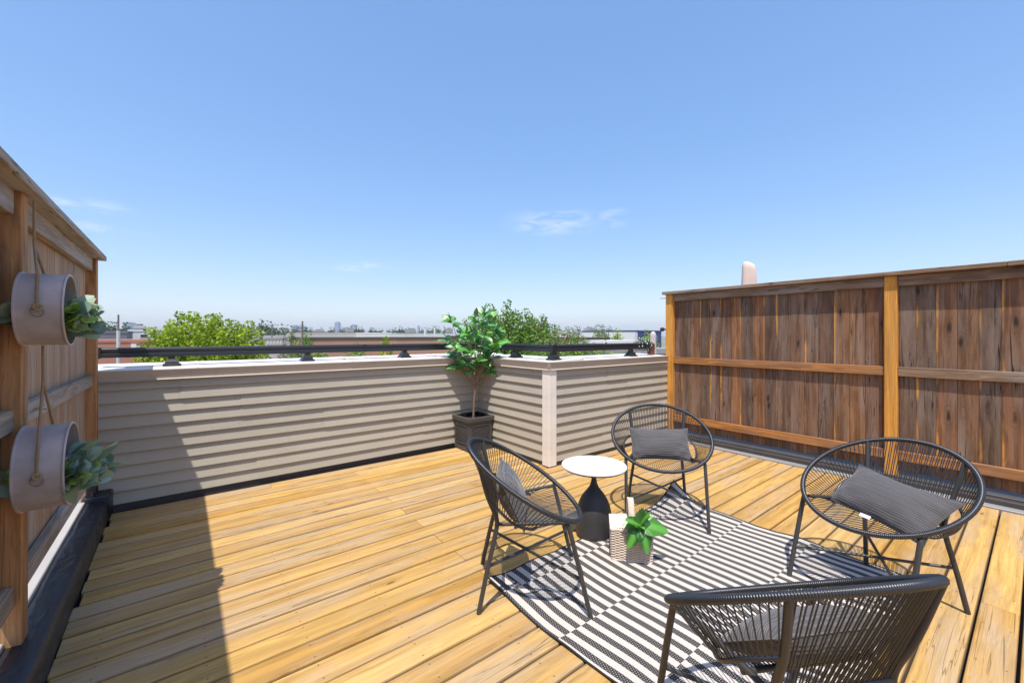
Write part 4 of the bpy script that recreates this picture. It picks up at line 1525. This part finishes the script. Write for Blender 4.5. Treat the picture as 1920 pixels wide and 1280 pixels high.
MB().lathe([(0.045, 0.0), (0.045, 0.27), (0.042, 0.30), (0.030, 0.325), (0.012, 0.338)], 20).build('shaft', simple('pale_grey_vinyl', (0.48, 0.44, 0.43), 0.5, 0, 0.08, 8), gp, smooth=50)
MB().lathe([(0.050, 0.0), (0.050, 0.012), (0.046, 0.016)], 20).build('collar', simple('pale_grey_collar', (0.42, 0.39, 0.38), 0.5, 0, 0.08, 8), gp)
hk = thing('iron_hook', 'small rusty rod poking out under the fence cap', 'hook', (5.705, 3.478, 2.05))
MB().tube([(0, 0, 0), (-0.004, 0.06, 0.004), (-0.008, 0.11, 0.003)], 0.005, 6).build('rod', simple('rust', (0.22, 0.09, 0.05), 0.8, 0, 0.3, 40), hk)
MB().lathe([(0.009, 0), (0.009, 0.004), (0.006, 0.006)], 8).build('washer', simple('rust_washer', (0.2, 0.1, 0.07), 0.8), hk).rotation_euler = (-pi / 2, 0, 0)
kn = thing('lamp_knob', 'dark purple brown knob fixed on the outer side of the fence end', 'knob', (5.70, 3.476, 1.585))
mb = MB().lathe([(0.010, 0.0), (0.010, 0.05), (0.026, 0.055), (0.032, 0.075), (0.028, 0.10), (0.014, 0.112)], 16)
mb.build('knob', simple('dark_knob', (0.06, 0.025, 0.03), 0.4), kn, smooth=50).rotation_euler = (-pi / 2, 0, 0)
MB().box(-0.03, 0.03, 0.0005, 0.006, -0.03, 0.03, 0.002).build('back_plate', simple('knob_plate', (0.05, 0.03, 0.03), 0.5), kn)

# neighbour's furled umbrella under a cover
um = thing('furled_umbrella', 'beige fabric covered furled patio umbrella rising behind the cedar fence', 'umbrella', (7.55, 3.08, -0.2))
M['cover'] = simple('beige_canvas', (0.66, 0.51, 0.43), 0.85, 0, 0.1, 5, 0.25, 12)
mb = MB()
lvl = [(0.16, 1.0), (0.165, 1.6), (0.150, 2.2), (0.135, 2.6), (0.124, 2.80), (0.117, 2.86), (0.095, 2.90), (0.05, 2.925), (0.012, 2.93)]
for r_, z in lvl:
    for j in range(28):
        a = 2 * pi * j / 28
        q = r_ * 0.84 * (1 / max(abs(cos(a - 0.5)), abs(sin(a - 0.5))) ** 0.75) * (1 + 0.09 * mnoise.noise(Vector((cos(a) * 2, sin(a) * 2, z * 2))))
        mb.v.append((q * cos(a) * 1.0, q * sin(a) * 1.0, z + (0.05 * r_ / 0.12 * cos(a - 2.2) if z > 2.7 else 0)))
for i in range(len(lvl) - 1):
    for j in range(28):
        mb.f.append((i * 28 + j, i * 28 + (j + 1) % 28, (i + 1) * 28 + (j + 1) % 28, (i + 1) * 28 + j))
mb.f.append(tuple((len(lvl) - 1) * 28 + j for j in range(28)))
mb.build('cover', M['cover'], um, smooth=60)
MB().tube([(0, 0, 0.03), (0, 0, 1.05)], 0.022, 10).build('pole', M['black_rail'], um, smooth=50)
MB().lathe([(0.26, 0.0), (0.26, 0.05), (0.22, 0.07), (0.05, 0.09), (0.04, 0.2)], 28).build('base', M['frame'], um, smooth=40)

# ------------------------------------------------------------------ the town beyond
GZ = -9.0


def ground_mat():
    m, T, b, o = new_mat('town_ground')
    tc = T.n('ShaderNodeTexCoord').outputs['Object']
    a = T.step(T.noise(tc, 0.020, 4), 0.48, 0.53)
    f = T.noise(tc, 1.5, 5)
    c1 = T.mix(f, (0.17, 0.15, 0.14), (0.30, 0.27, 0.25))
    c2 = T.mix(f, (0.08, 0.13, 0.03), (0.16, 0.21, 0.06))
    put(T, b, 'Base Color', T.mix(a, c1, c2))
    put(T, b, 'Roughness', 0.9)
    return m


mb = MB()
rg = 3900
n = 96
mb.v = [(0, 0, 0)] + [(rg * cos(2 * pi * i / n), rg * sin(2 * pi * i / n), 0) for i in range(n)]
mb.f = [(0, 1 + i, 1 + (i + 1) % n) for i in range(n)]
gr = mb.build('ground', ground_mat(), kind='structure')
gr.location = (0, 0, GZ)


# ---- trees
def crown_mesh(name, clumps, nleaf, ls, mat, seed, jitter=1.0):
    rr = random.Random(seed)
    vs_, fs = [], []
    wts = [c[3] ** 2 for c in clumps]
    tot = sum(wts)
    for (cx, cy, cz, cr), w in zip(clumps, wts):
        for _ in range(max(3, int(nleaf * w / tot))):
            while True:
                p = Vector((rr.uniform(-1, 1), rr.uniform(-1, 1), rr.uniform(-1, 1)))
                if 0.05 < p.length < 1:
                    break
            p = p.normalized() * (p.length ** 0.45) * cr
            p = Vector((cx, cy, cz)) + Vector((p.x, p.y, p.z * 0.85))
            d = Vector((rr.gauss(0, 1), rr.gauss(0, 1), rr.gauss(0, 0.7))).normalized()
            e = d.cross(Vector((rr.gauss(0, 1), rr.gauss(0, 1), rr.gauss(0, 1)))).normalized()
            s = ls * rr.uniform(0.6, 1.25)
            k = len(vs_)
            vs_ += [tuple(p - d * s * 0.5), tuple(p + e * s * 0.34), tuple(p + d * s * 0.5), tuple(p - e * s * 0.34)]
            fs.append((k, k + 1, k + 2, k + 3))
    me = bpy.data.meshes.new(name)
    me.from_pydata(vs_, [], fs)
    me.materials.append(mat)
    return me


def clump_set(rx, rz, n, rc, seed, spire=0.0, topbias=0.0):
    rr = random.Random(seed)
    out = []
    for i in range(n):
        az = i * 2.39996 + rr.uniform(-0.4, 0.4)
        u = rr.uniform(-0.9, 1.0)
        k = sqrt(max(0, 1 - u * u))
        rad = rr.uniform(0.55, 1.0)
        out.append((rx * k * rad * cos(az), rx * k * rad * sin(az), rz * u * (0.85 + 0.15 * rad) + topbias * rr.random(), rc * rr.uniform(0.65, 1.25)))
    for i in range(int(n * spire)):
        az = rr.uniform(0, 6.28)
        k = rr.uniform(0.0, 0.75)
        zt = rz * sqrt(max(0.05, 1 - k * k))
        for q in range(3):
            out.append((rx * k * cos(az), rx * k * sin(az), zt * 0.92 + rc * 0.95 * q, rc * (0.66 - 0.17 * q)))
    return out


def lobe_set(rx, h, n, rc, seed):
    """upright lobes of uneven height standing side by side: rx half width, h crown height (top at 0)"""
    rr = random.Random(seed)
    out = []
    for i in range(n):
        k = sqrt((i + 0.5) / n)
        az = i * 2.39996
        x, y = rx * k * cos(az), rx * k * sin(az)
        top = -h * 0.30 * k ** 2.4 - h * rr.uniform(0.0, 0.20)
        z = top
        r_ = rc * rr.uniform(0.35, 0.5)
        dx, dy = rr.uniform(-0.12, 0.12), rr.uniform(-0.12, 0.12)
        while z > -h:
            out.append((x + rr.uniform(-0.15, 0.15), y + rr.uniform(-0.15, 0.15), z - r_, r_))
            z -= r_ * 1.05
            x -= dx * r_
            y -= dy * r_
            r_ = min(rc * rr.uniform(0.85, 1.15), r_ * 1.35)
    return out


def tree(px, Z, top_py, half_w, label, mat, nleaf, ls, seed, rc=None, spire=0.3, hscale=None, cat='tree', group=None, name='leafy_tree', nclump=34, lobes=None):
    zt = zat(top_py, Z)
    H_ = zt - GZ
    rz = hscale if hscale else min(H_ * 0.36, half_w * 1.15)
    p = at(px, Z, GZ)
    t = thing(name, label, cat, p, 0, group)
    rc = rc or half_w * 0.30
    cz = H_ - rz - rc * 0.55
    cl = [(a, b_, c + cz, d) for a, b_, c, d in clump_set(half_w - rc * 0.6, rz, nclump, rc, seed, spire)]
    if lobes:
        cl = [(a, b_, c + H_, d) for a, b_, c, d in lobe_set(half_w, lobes[0], lobes[1], rc, seed)]
    link('crown', crown_mesh('crown', cl, nleaf, ls, mat, seed + 1), t)
    mb = MB()
    tr = spline([(0, 0, 0), (0.08, 0.03, cz * 0.45), (0.0, 0.1, cz), (0.05, 0.05, cz + rz * 0.6)], 5)
    r0 = 0.05 * H_ / 3
    mb.tube(tr, lambda i: r0 * (1 - 0.75 * i / len(tr)), 8)
    mb.build('trunk', M['bark'], t, smooth=True)
    rr = random.Random(seed + 2)
    for c in cl[:9]:
        st = tr[rr.randrange(len(tr) // 2, len(tr) - 2)]
        e = Vector(c[:3])
        MB().tube(spline([st, st.lerp(e, 0.5) + Vector((0, 0, -0.1 * half_w)), e], 4), lambda i: r0 * 0.35 * (1 - i / 12), 6).build('limb', M['bark'], t, smooth=True)
    return t


M['maple'] = leaf_mat('maple_lime_leaf', (0.13, 0.22, 0.008), (0.38, 0.47, 0.022), 0.35, 0.5)
M['green'] = leaf_mat('mid_green_leaf', (0.055, 0.125, 0.018), (0.20, 0.33, 0.042), 0.3, 0.5)
M['olive'] = leaf_mat('olive_silver_leaf', (0.11, 0.15, 0.045), (0.27, 0.32, 0.13), 0.3, 0.55)
M['hedge'] = leaf_mat('bright_hedge_leaf', (0.07, 0.15, 0.015), (0.24, 0.36, 0.04), 0.3, 0.5)
M['fartree'] = leaf_mat('far_tree_leaf', (0.035, 0.065, 0.025), (0.09, 0.13, 0.05), 0.2, 0.7)
M['spruce'] = leaf_mat('blue_spruce_needle', (0.035, 0.075, 0.055), (0.10, 0.16, 0.12), 0.1, 0.7)

tree(387, 23, 573, 2.75, 'bright lime green maple rising above the rail on the left', M['maple'], 30000, 0.18, 11, 0.62, 0.5, 2.3, lobes=(4.2, 28))
tree(944, 31, 558, 3.5, 'tall mid green tree behind the corner planter', M['green'], 34000, 0.20, 12, 0.80, 0.28, 3.3, lobes=(6.0, 40))
tree(1010, 29, 586, 1.6, 'narrower green tree against the right flank of the tall one', M['green'], 9000, 0.17, 31, 0.50, 0.3, 2.2, lobes=(4.0, 12))
tree(1060, 27, 604, 1.9, 'feathery silver olive tree above the rail right of the corner', M['olive'], 14000, 0.13, 13, 0.46, 0.35, 1.9, lobes=(3.4, 22))
tree(1010, 25, 648, 1.5, 'low green tree showing under the rail at the corner', M['green'], 2600, 0.17, 14, 0.6, 0.2, 1.5)
tree(1080, 23, 655, 1.6, 'bright green bush top under the rail right of the corner', M['hedge'], 3000, 0.15, 15, 0.55, 0.2, 1.4)
tree(1135, 22, 660, 1.1, 'small bright bush top under the right rail foot', M['hedge'], 2000, 0.14, 16, 0.45, 0.2, 1.2)
tree(1175, 21, 668, 0.8, 'lowest bush top beside the far rail foot', M['hedge'], 1300, 0.14, 17, 0.4, 0.2, 1.0)
tree(668, 45, 656, 1.9, 'small lime shrub in front of the brick building', M['hedge'], 1800, 0.2, 18, 0.6, 0.3, 1.6, name='shrub_tree')
tree(724, 45, 640, 1.05, 'upright lime sapling in front of the brick corner', M['maple'], 1600, 0.2, 19, 0.5, 0.4, 2.4, name='shrub_tree')
tree(600, 48, 660, 1.6, 'low shrub at the left end of the brick building', M['hedge'], 1200, 0.22, 20, 0.6, 0.3, 1.5, name='shrub_tree')
tree(556, 50, 652, 2.0, 'leafy shrub beside the utility pole', M['olive'], 1500, 0.22, 22, 0.65, 0.3, 1.7, name='shrub_tree')
tree(572, 60, 634, 1.8, 'dark little tree left of the brick building', M['green'], 1500, 0.25, 23, 0.7, 0.3, 2.0)
tree(548, 64, 628, 1.0, 'slender young tree beside the blue spruce', M['olive'], 900, 0.25, 24, 0.5, 0.5, 2.6)
tree(1122, 85, 622, 3.0, 'pale rounded tree before the white warehouse', M['olive'], 1500, 0.4, 25, 1.2, 0.3, 2.4)
tree(1155, 80, 630, 2.6, 'bright bush before the white warehouse', M['maple'], 1300, 0.4, 26, 1.0, 0.2, 2.0)
tree(1212, 75, 628, 2.0, 'bright clipped tree before the navy building', M['maple'], 1200, 0.35, 27, 0.8, 0.1, 1.5)

# blue spruce
sp_ = thing('blue_spruce', 'small blue green spruce between the poles', 'tree', at(532, 58, GZ))
Hs = zat(624, 58) - GZ
cl = []
for i in range(14):
    f = i / 13
    rr_ = 1.7 * (1 - f) + 0.12
    for q in range(max(1, int(7 * (1 - f)) + 1)):
        a = q * 2 * pi / max(1, int(7 * (1 - f)) + 1) + i
        cl.append((rr_ * 0.7 * cos(a), rr_ * 0.7 * sin(a), Hs * 0.25 + Hs * 0.73 * f, 0.25 + 0.5 * (1 - f)))
link('crown', crown_mesh('crown', cl, 2200, 0.25, M['spruce'], 77), sp_)
MB().tube([(0, 0, 0), (0, 0, Hs * 0.95)], lambda i: 0.16 - 0.12 * i, 8).build('trunk', M['bark'], sp_)

# far tree line: individuals sharing a few crowns
protos = []
for k in range(5):
    cl = clump_set(4.2, 3.0, 16, 1.7, 200 + k, 0.2)
    protos.append(crown_mesh('crown', cl, 650, 0.85, M['fartree'], 300 + k))
ttrunk = MB().tube([(0, 0, -9), (0.2, 0, -4), (0, 0.1, 0)], lambda i: 0.35 - 0.1 * i, 6).mesh('trunk', M['bark'])
rt = random.Random(3)
k = 0
far = []
for px in list(range(190, 240, 13)) + list(range(268, 300, 14)) + list(range(486, 560, 13)) + list(range(560, 840, 11)) + list(range(1085, 1150, 14)):
    Z = rt.uniform(230, 420)
    py = rt.uniform(616, 621)
    if px < 240:
        Z, py = rt.uniform(150, 180), rt.uniform(607, 614)
    if 486 <= px < 545:
        Z, py = rt.uniform(150, 200), rt.uniform(610, 618)
    if px in (486, 499):
        py = 607.5
    far.append((px + rt.uniform(-4, 4), Z, py))
def far_label(px):
    for lim, lab in ((215, 'dark tree above the left half of the slate building'), (245, 'dark tree above the right half of the slate building'), (310, 'hazy tree above the white office left of the maple'),
                     (512, 'hazy dark tree between the maple and the thin pole'), (545, 'hazy tree behind the blue spruce'), (575, 'far tree near the top of the tall wooden pole'), (628, 'far tree left of the tallest skyline tower'),
                     (672, 'far tree at the foot of the two tall skyline towers'), (715, 'far tree above the middle of the pale warehouse'), (760, 'far tree above the join of the two warehouses'), (800, 'far tree left of the white flues'),
                     (860, 'far tree right of the white flues')):
        if px < lim:
            return lab
    return 'far tree above the bright white warehouse'


for px, Z, py in sorted(far):
    zt = zat(py, Z)
    s = (zt - GZ) / 13.5
    t = thing('distant_tree', far_label(px), 'tree', at(px, Z, GZ + 9.0 * s), rt.uniform(0, 6), 'trees along the far skyline')
    t.scale = (s * rt.uniform(0.8, 1.3), s, s)
    link('crown', rt.choice(protos), t)
    link('trunk', ttrunk, t)


# ---- buildings
def bmat(name, col, brick=False, var=0.1):
    m, T, b, o = new_mat(name)
    tc = T.n('ShaderNodeTexCoord').outputs['Object']
    nz = T.noise(tc, 0.7, 4)
    c = T.mix(nz, tuple(k * (1 - var) for k in col), tuple(k * (1 + var) for k in col))
    if brick:
        z = T.n('ShaderNodeSeparateXYZ', {0: tc}).outputs[2]
        s = T.math('FRACT', T.math('DIVIDE', z, 0.15))
        c = T.mix(T.math('MULTIPLY', T.math('LESS_THAN', s, 0.16), 0.35), c, (0.45, 0.36, 0.30))
    put(T, b, 'Base Color', c)
    put(T, b, 'Roughness', 0.85)
    return m


M['brick'] = bmat('orange_brick', (0.45, 0.235, 0.155), True)
M['brick2'] = bmat('red_brick', (0.42, 0.175, 0.115), True)
M['white_wall'] = bmat('white_panel', (0.70, 0.68, 0.66))
M['pale_wall'] = bmat('pale_block', (0.52, 0.47, 0.43))
M['slate'] = bmat('slate_blue_panel', (0.13, 0.155, 0.19))
M['navy'] = bmat('navy_panel', (0.035, 0.06, 0.15))
M['coping'] = bmat('dark_coping', (0.10, 0.075, 0.065))
M['glass'] = simple('dark_glass', (0.02, 0.025, 0.035), 0.15, 0, 0.1, 1)
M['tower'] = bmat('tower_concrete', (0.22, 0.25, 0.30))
M['roofgrey'] = bmat('grey_roof', (0.32, 0.31, 0.30))


def block(name, label, px0, px1, Z, top, depth, mat, cop=None, windows=(), extras=None, cat='building'):
    """flat roofed block facing the viewer roughly along world -Y; front wall between two picture columns"""
    a = at(px0, Z)
    k = (px1 - 960) / 785
    # walk along +X from a until the column px1
    d = Fv + Rv * k
    tt = a.y / d.y
    w = d.x * tt - a.x
    t = thing(name, label, cat, (a.x + w / 2, a.y, GZ))
    h_ = top - GZ
    MB().box(-w / 2, w / 2, 0, depth, 0, h_ - 0.36).build('wall', mat, t)
    MB().box(-w / 2 - 0.08, w / 2 + 0.08, -0.08, depth + 0.08, h_ - 0.355, h_).build('parapet_coping', cop or M['coping'], t)
    for (u0, u1, z0, z1) in windows:
        f = MB().box(-w / 2 + u0 * w, -w / 2 + u1 * w, -0.06, -0.003, h_ - z1, h_ - z0).build('window', M['white_wall'], t)
        MB().box(-w / 2 + u0 * w + 0.12, -w / 2 + u1 * w - 0.12, -0.075, -0.0605, h_ - z1 + 0.12, h_ - z0 - 0.12).build('pane', M['glass'], f)
    return t, w, h_


for px, Z, py, wd, hh_, lab in ((655, 188, 623, 3.0, 1.6, 'small white roof unit on the pale warehouse'), (598, 188, 623, 4.0, 1.2, 'wide low roof unit on the pale warehouse'),
                                (770, 173, 624.5, 3.4, 1.5, 'grey roof unit on the white warehouse'), (842, 173, 624.5, 2.4, 2.0, 'boxy roof unit on the white warehouse'), (1105, 142, 621.5, 3.0, 1.3, 'roof unit on the bright white warehouse'), (262, 77, 617.5, 1.6, 0.8, 'roof unit on the white office')):
    t = thing('roof_unit', lab, 'roof unit', at(px, Z + 3, zat(py, Z) - 0.02))
    MB().box(-wd / 2, wd / 2, -wd / 2, wd / 2, 0.15, hh_, 0.06).build('casing', M['roofgrey'], t)
    MB().box(-wd / 2 - 0.1, wd / 2 + 0.1, -wd / 2 - 0.1, wd / 2 + 0.1, 0, 0.149).build('plinth', M['coping'], t)
    MB().lathe([(wd * 0.3, hh_), (wd * 0.3, hh_ + 0.25), (wd * 0.26, hh_ + 0.3)], 12).build('fan_cowl', M['slate'], t)
t, w, h_ = block('brick_building', 'long orange brick flat roofed building behind the rail', 580, 748, 62, zat(632.5, 62), 14, M['brick'])
for i in range(9):
    MB().box(-w / 2 + 2.0 + i * 2.6 - 0.06, -w / 2 + 2.0 + i * 2.6 + 0.06, -0.10, -0.003, h_ - 1.6, h_ - 1.25).build('wall_vent', M['coping'], t)
block('brick_building', 'taller end of the orange brick building behind the potted tree', 745, 858, 66, zat(632, 66), 14, M['brick'])
block('brick_building', 'small tan brick building right of the olive tree', 1085, 1143, 60, zat(632.5, 60), 10, M['brick'])
block('warehouse', 'very long pale flat roofed warehouse beyond the brick buildings', 540, 735, 190, zat(623, 190), 60, M['pale_wall'], M['pale_wall'])
block('warehouse', 'white roofed warehouse with chimneys beyond the brick corner', 730, 870, 175, zat(624.5, 175), 50, M['white_wall'], M['white_wall'], [(0.80, 0.97, 1.0, 1.9)])
block('warehouse', 'bright white warehouse on the right before the navy building', 1072, 1192, 140, zat(621.5, 140), 40, M['white_wall'], M['white_wall'])
t, w, h_ = block('office_building', 'navy and white modern office block at far right', 1190, 1224, 120, zat(619, 120), 20, M['white_wall'], M['navy'], [(0.2, 0.85, 1.3, 2.2)])
t, w, h_ = block('office_building', 'solid navy wing of the modern office block', 1224, 1240, 117, zat(619.5, 117), 20, M['navy'], M['navy'], [(0.1, 0.5, 1.6, 2.6)])
t, w, h_ = block('brick_building', 'low red brick building at far left under the slate block', 150, 300, 55, zat(637, 55), 12, M['brick2'], M['brick2'])
for u, c in ((0.62, 0.9),):
    MB().box(-w / 2 + u * w, -w / 2 + u * w + c, -0.4, -0.005, h_ - 1.1, h_ - 0.6).build('wall_unit', M['white_wall'], t)
block('office_building', 'slate blue metal box building at far left', 160, 238, 64, zat(620, 64), 10, M['slate'], M['slate'])
block('office_building', 'white modern building with a dark window left of the maple', 240, 285, 75, zat(617.5, 75), 12, M['white_wall'], M['white_wall'], [(0.48, 0.85, 0.8, 1.5)])
block('office_building', 'small pale building with little windows left of the spruce', 496, 540, 70, zat(633, 70), 10, M['pale_wall'], M['roofgrey'], [(0.1 + 0.14 * i, 0.18 + 0.14 * i, 0.5, 1.1) for i in range(6)])
block('office_building', 'pale cream wall behind the black stairs', 478, 560, 85, zat(629, 85), 12, M['pale_wall'], M['pale_wall'])
block('garage', 'grey green flat roof under the far end of the rail', 1183, 1260, 26, zat(655, 26), 8, bmat('grey_green_wall', (0.22, 0.27, 0.27)), M['roofgrey'])
t, w, h_ = block('shed', 'pale slatted enclosure right of the tan brick building', 1141, 1202, 52, zat(638.5, 52), 5, M['pale_wall'], M['white_wall'])
for i in range(12):
    MB().box(-w / 2 + w * i / 12, -w / 2 + w * i / 12 + 0.08, -0.16, -0.004, h_ - 1.5, h_ - 0.36).build('slat', M['coping' if i % 3 == 0 else 'roofgrey'], t)

# chimneys on the white warehouse
for px, lab in ((797, 'plain white flue rising from the white warehouse'), (815, 'white flue with a cowl rising from the white warehouse')):
    p = at(px, 172, zat(626, 172) - 0.5)
    t = thing('chimney_flue', lab, 'chimney', p)
    hh = zat(615 if px < 800 else 613, 172) - p.z
    MB().tube([(0, 0, 0), (0, 0, hh)], 0.34, 10).build('pipe', M['white_wall'], t)
    MB().lathe([(0.40, hh), (0.55, hh + 0.1), (0.45, hh + 0.5), (0.1, hh + 0.7)] if px > 800 else [(0.40, hh), (0.42, hh + 0.2), (0.30, hh + 0.25)], 12).build('cowl', M['roofgrey'], t)

# utility poles
M['polewood'] = simple('utility_pole_wood', (0.16, 0.13, 0.11), 0.9, 0, 0.2, 3)
M['polepale'] = simple('pale_concrete_pole', (0.50, 0.48, 0.46), 0.8, 0, 0.1, 3)
for px, Z, py, pale, lab in ((222, 40, 590, 1, 'pole in front of the slate building'), (510, 75, 610, 0, 'thin pole left of the spruce'), (535, 90, 616, 0, 'short pole behind the spruce'), (567, 52, 602, 0, 'tall wooden pole near the brick building'),
                             (482, 95, 612, 0, 'far pole just right of the maple'), (1158, 100, 622, 0, 'pole before the white warehouse'), (1141, 104, 622, 0, 'thin pole left before the white warehouse')):
    t = thing('utility_pole', 'utility ' + lab, 'pole', at(px, Z, GZ), 0, 'utility poles in the street')
    hh = zat(py, Z) - GZ
    if pale:
        MB().tube([(0, 0, 0), (0, 0, hh - 1.5)], 0.15, 8).build('lower_shaft', M['polepale'], t)
        MB().tube([(0, 0, hh - 1.5), (0, 0, hh)], 0.07, 8).build('upper_shaft', M['polewood'], t)
    else:
        MB().tube([(0, 0, 0), (0, 0, hh)], lambda i: 0.16 - 0.06 * i, 8).build('shaft', M['polewood'], t)
        MB().box(-0.7, 0.7, -0.05, 0.05, hh - 0.9, hh - 0.8).build('cross_arm', M['polewood'], t)

# black outdoor stair
st = thing('steel_stair', 'black outdoor steel stair below the rail left of the shrubs', 'stair', at(508, 46, GZ))
z1 = zat(660, 46) - GZ
for s in (0, 1):
    MB().tube([(-2.0, s * 0.9, z1), (-0.9, s * 0.9, z1), (1.0, s * 0.9, z1 - 1.4), (1.9, s * 0.9, z1 - 1.4)], 0.05, 6).build('handrail', M['black_rail'], st)
    MB().tube([(-2.0, s * 0.9, z1 - 1.0), (-0.9, s * 0.9, z1 - 1.0), (1.0, s * 0.9, z1 - 2.4)], 0.09, 6).build('stringer', M['black_rail'], st)
    for k in range(5):
        x = -1.9 + k * 0.75
        zz = z1 if x < -0.9 else z1 - (x + 0.9) * 0.737
        MB().tube([(x, s * 0.9, zz), (x, s * 0.9, zz - 1.0)], 0.03, 6).build('baluster', M['black_rail'], st)
for k in range(8):
    x = -0.8 + k * 0.23
    MB().box(x, x + 0.25, 0.02, 0.88, z1 - 1.05 - k * 0.17, z1 - 1.01 - k * 0.17).build('tread', M['black_rail'], st)
MB().tube([(-1.95, 0.45, 0), (-1.95, 0.45, z1 - 1.0)], 0.08, 6).build('support_post', M['black_rail'], st)

# skyline towers in the haze
for i, (p0, p1, py, lab) in enumerate([(236, 250, 604, 'broad round shouldered tower far left'), (247, 256, 608, 'lower tower beside the far left one'), (549, 558, 609, 'square tower left of the wooden pole'), (562, 569, 609, 'slim tower just behind the wooden pole'), (568, 573, 611, 'short tower right of the wooden pole'),
                                       (629, 637, 603, 'tallest slab tower in the middle of the skyline'), (637, 645, 616, 'low block beside the tallest tower'), (645, 654, 613, 'middle block between the two tall towers'), (660, 668, 608, 'second tall tower right of the tallest'), (748, 756, 617, 'low far block left of the flues'),
                                       (757, 766, 616, 'low far block in a close pair'), (768, 777, 615, 'far block left of the slender pair'), (783, 787, 610, 'slender far tower above the white warehouse')]):
    Z = 2300 + 90 * (i % 4)
    wd = (p1 - p0) / 785 * Z
    t = thing('skyline_tower', 'hazy blue ' + lab, 'tower', at((p0 + p1) / 2, Z, GZ), -YAW, 'towers on the hazy skyline')
    hh = zat(py, Z) - GZ
    MB().box(-wd / 2, wd / 2, -wd / 2, wd / 2, 0, hh * 0.92).build('shaft', M['tower'], t)
    MB().box(-wd * 0.42, wd * 0.42, -wd * 0.42, wd * 0.42, hh * 0.92, hh * 0.97).build('setback', M['tower'], t)
    MB().box(-wd * 0.2, wd * 0.2, -wd * 0.2, wd * 0.2, hh * 0.97, hh).build('plant_room', M['tower'], t)

# ------------------------------------------------------------------ haze
hz = MB().box(-3950, 3950, -3950, 3950, GZ - 1.0, 100.0)
hm = bpy.data.materials.new('haze_air')
hm.use_nodes = True
hm.node_tree.nodes.clear()
HT = NT(hm.node_tree)
ho = HT.n('ShaderNodeOutputMaterial')
hv = HT.n('ShaderNodeVolumePrincipled', {'Color': (0.72, 0.84, 1.0, 1), 'Density': 0.0002, 'Anisotropy': 0.0})
hm.node_tree.links.new(hv.outputs[0], ho.inputs['Volume'])
hz.build('haze', hm, kind='stuff')
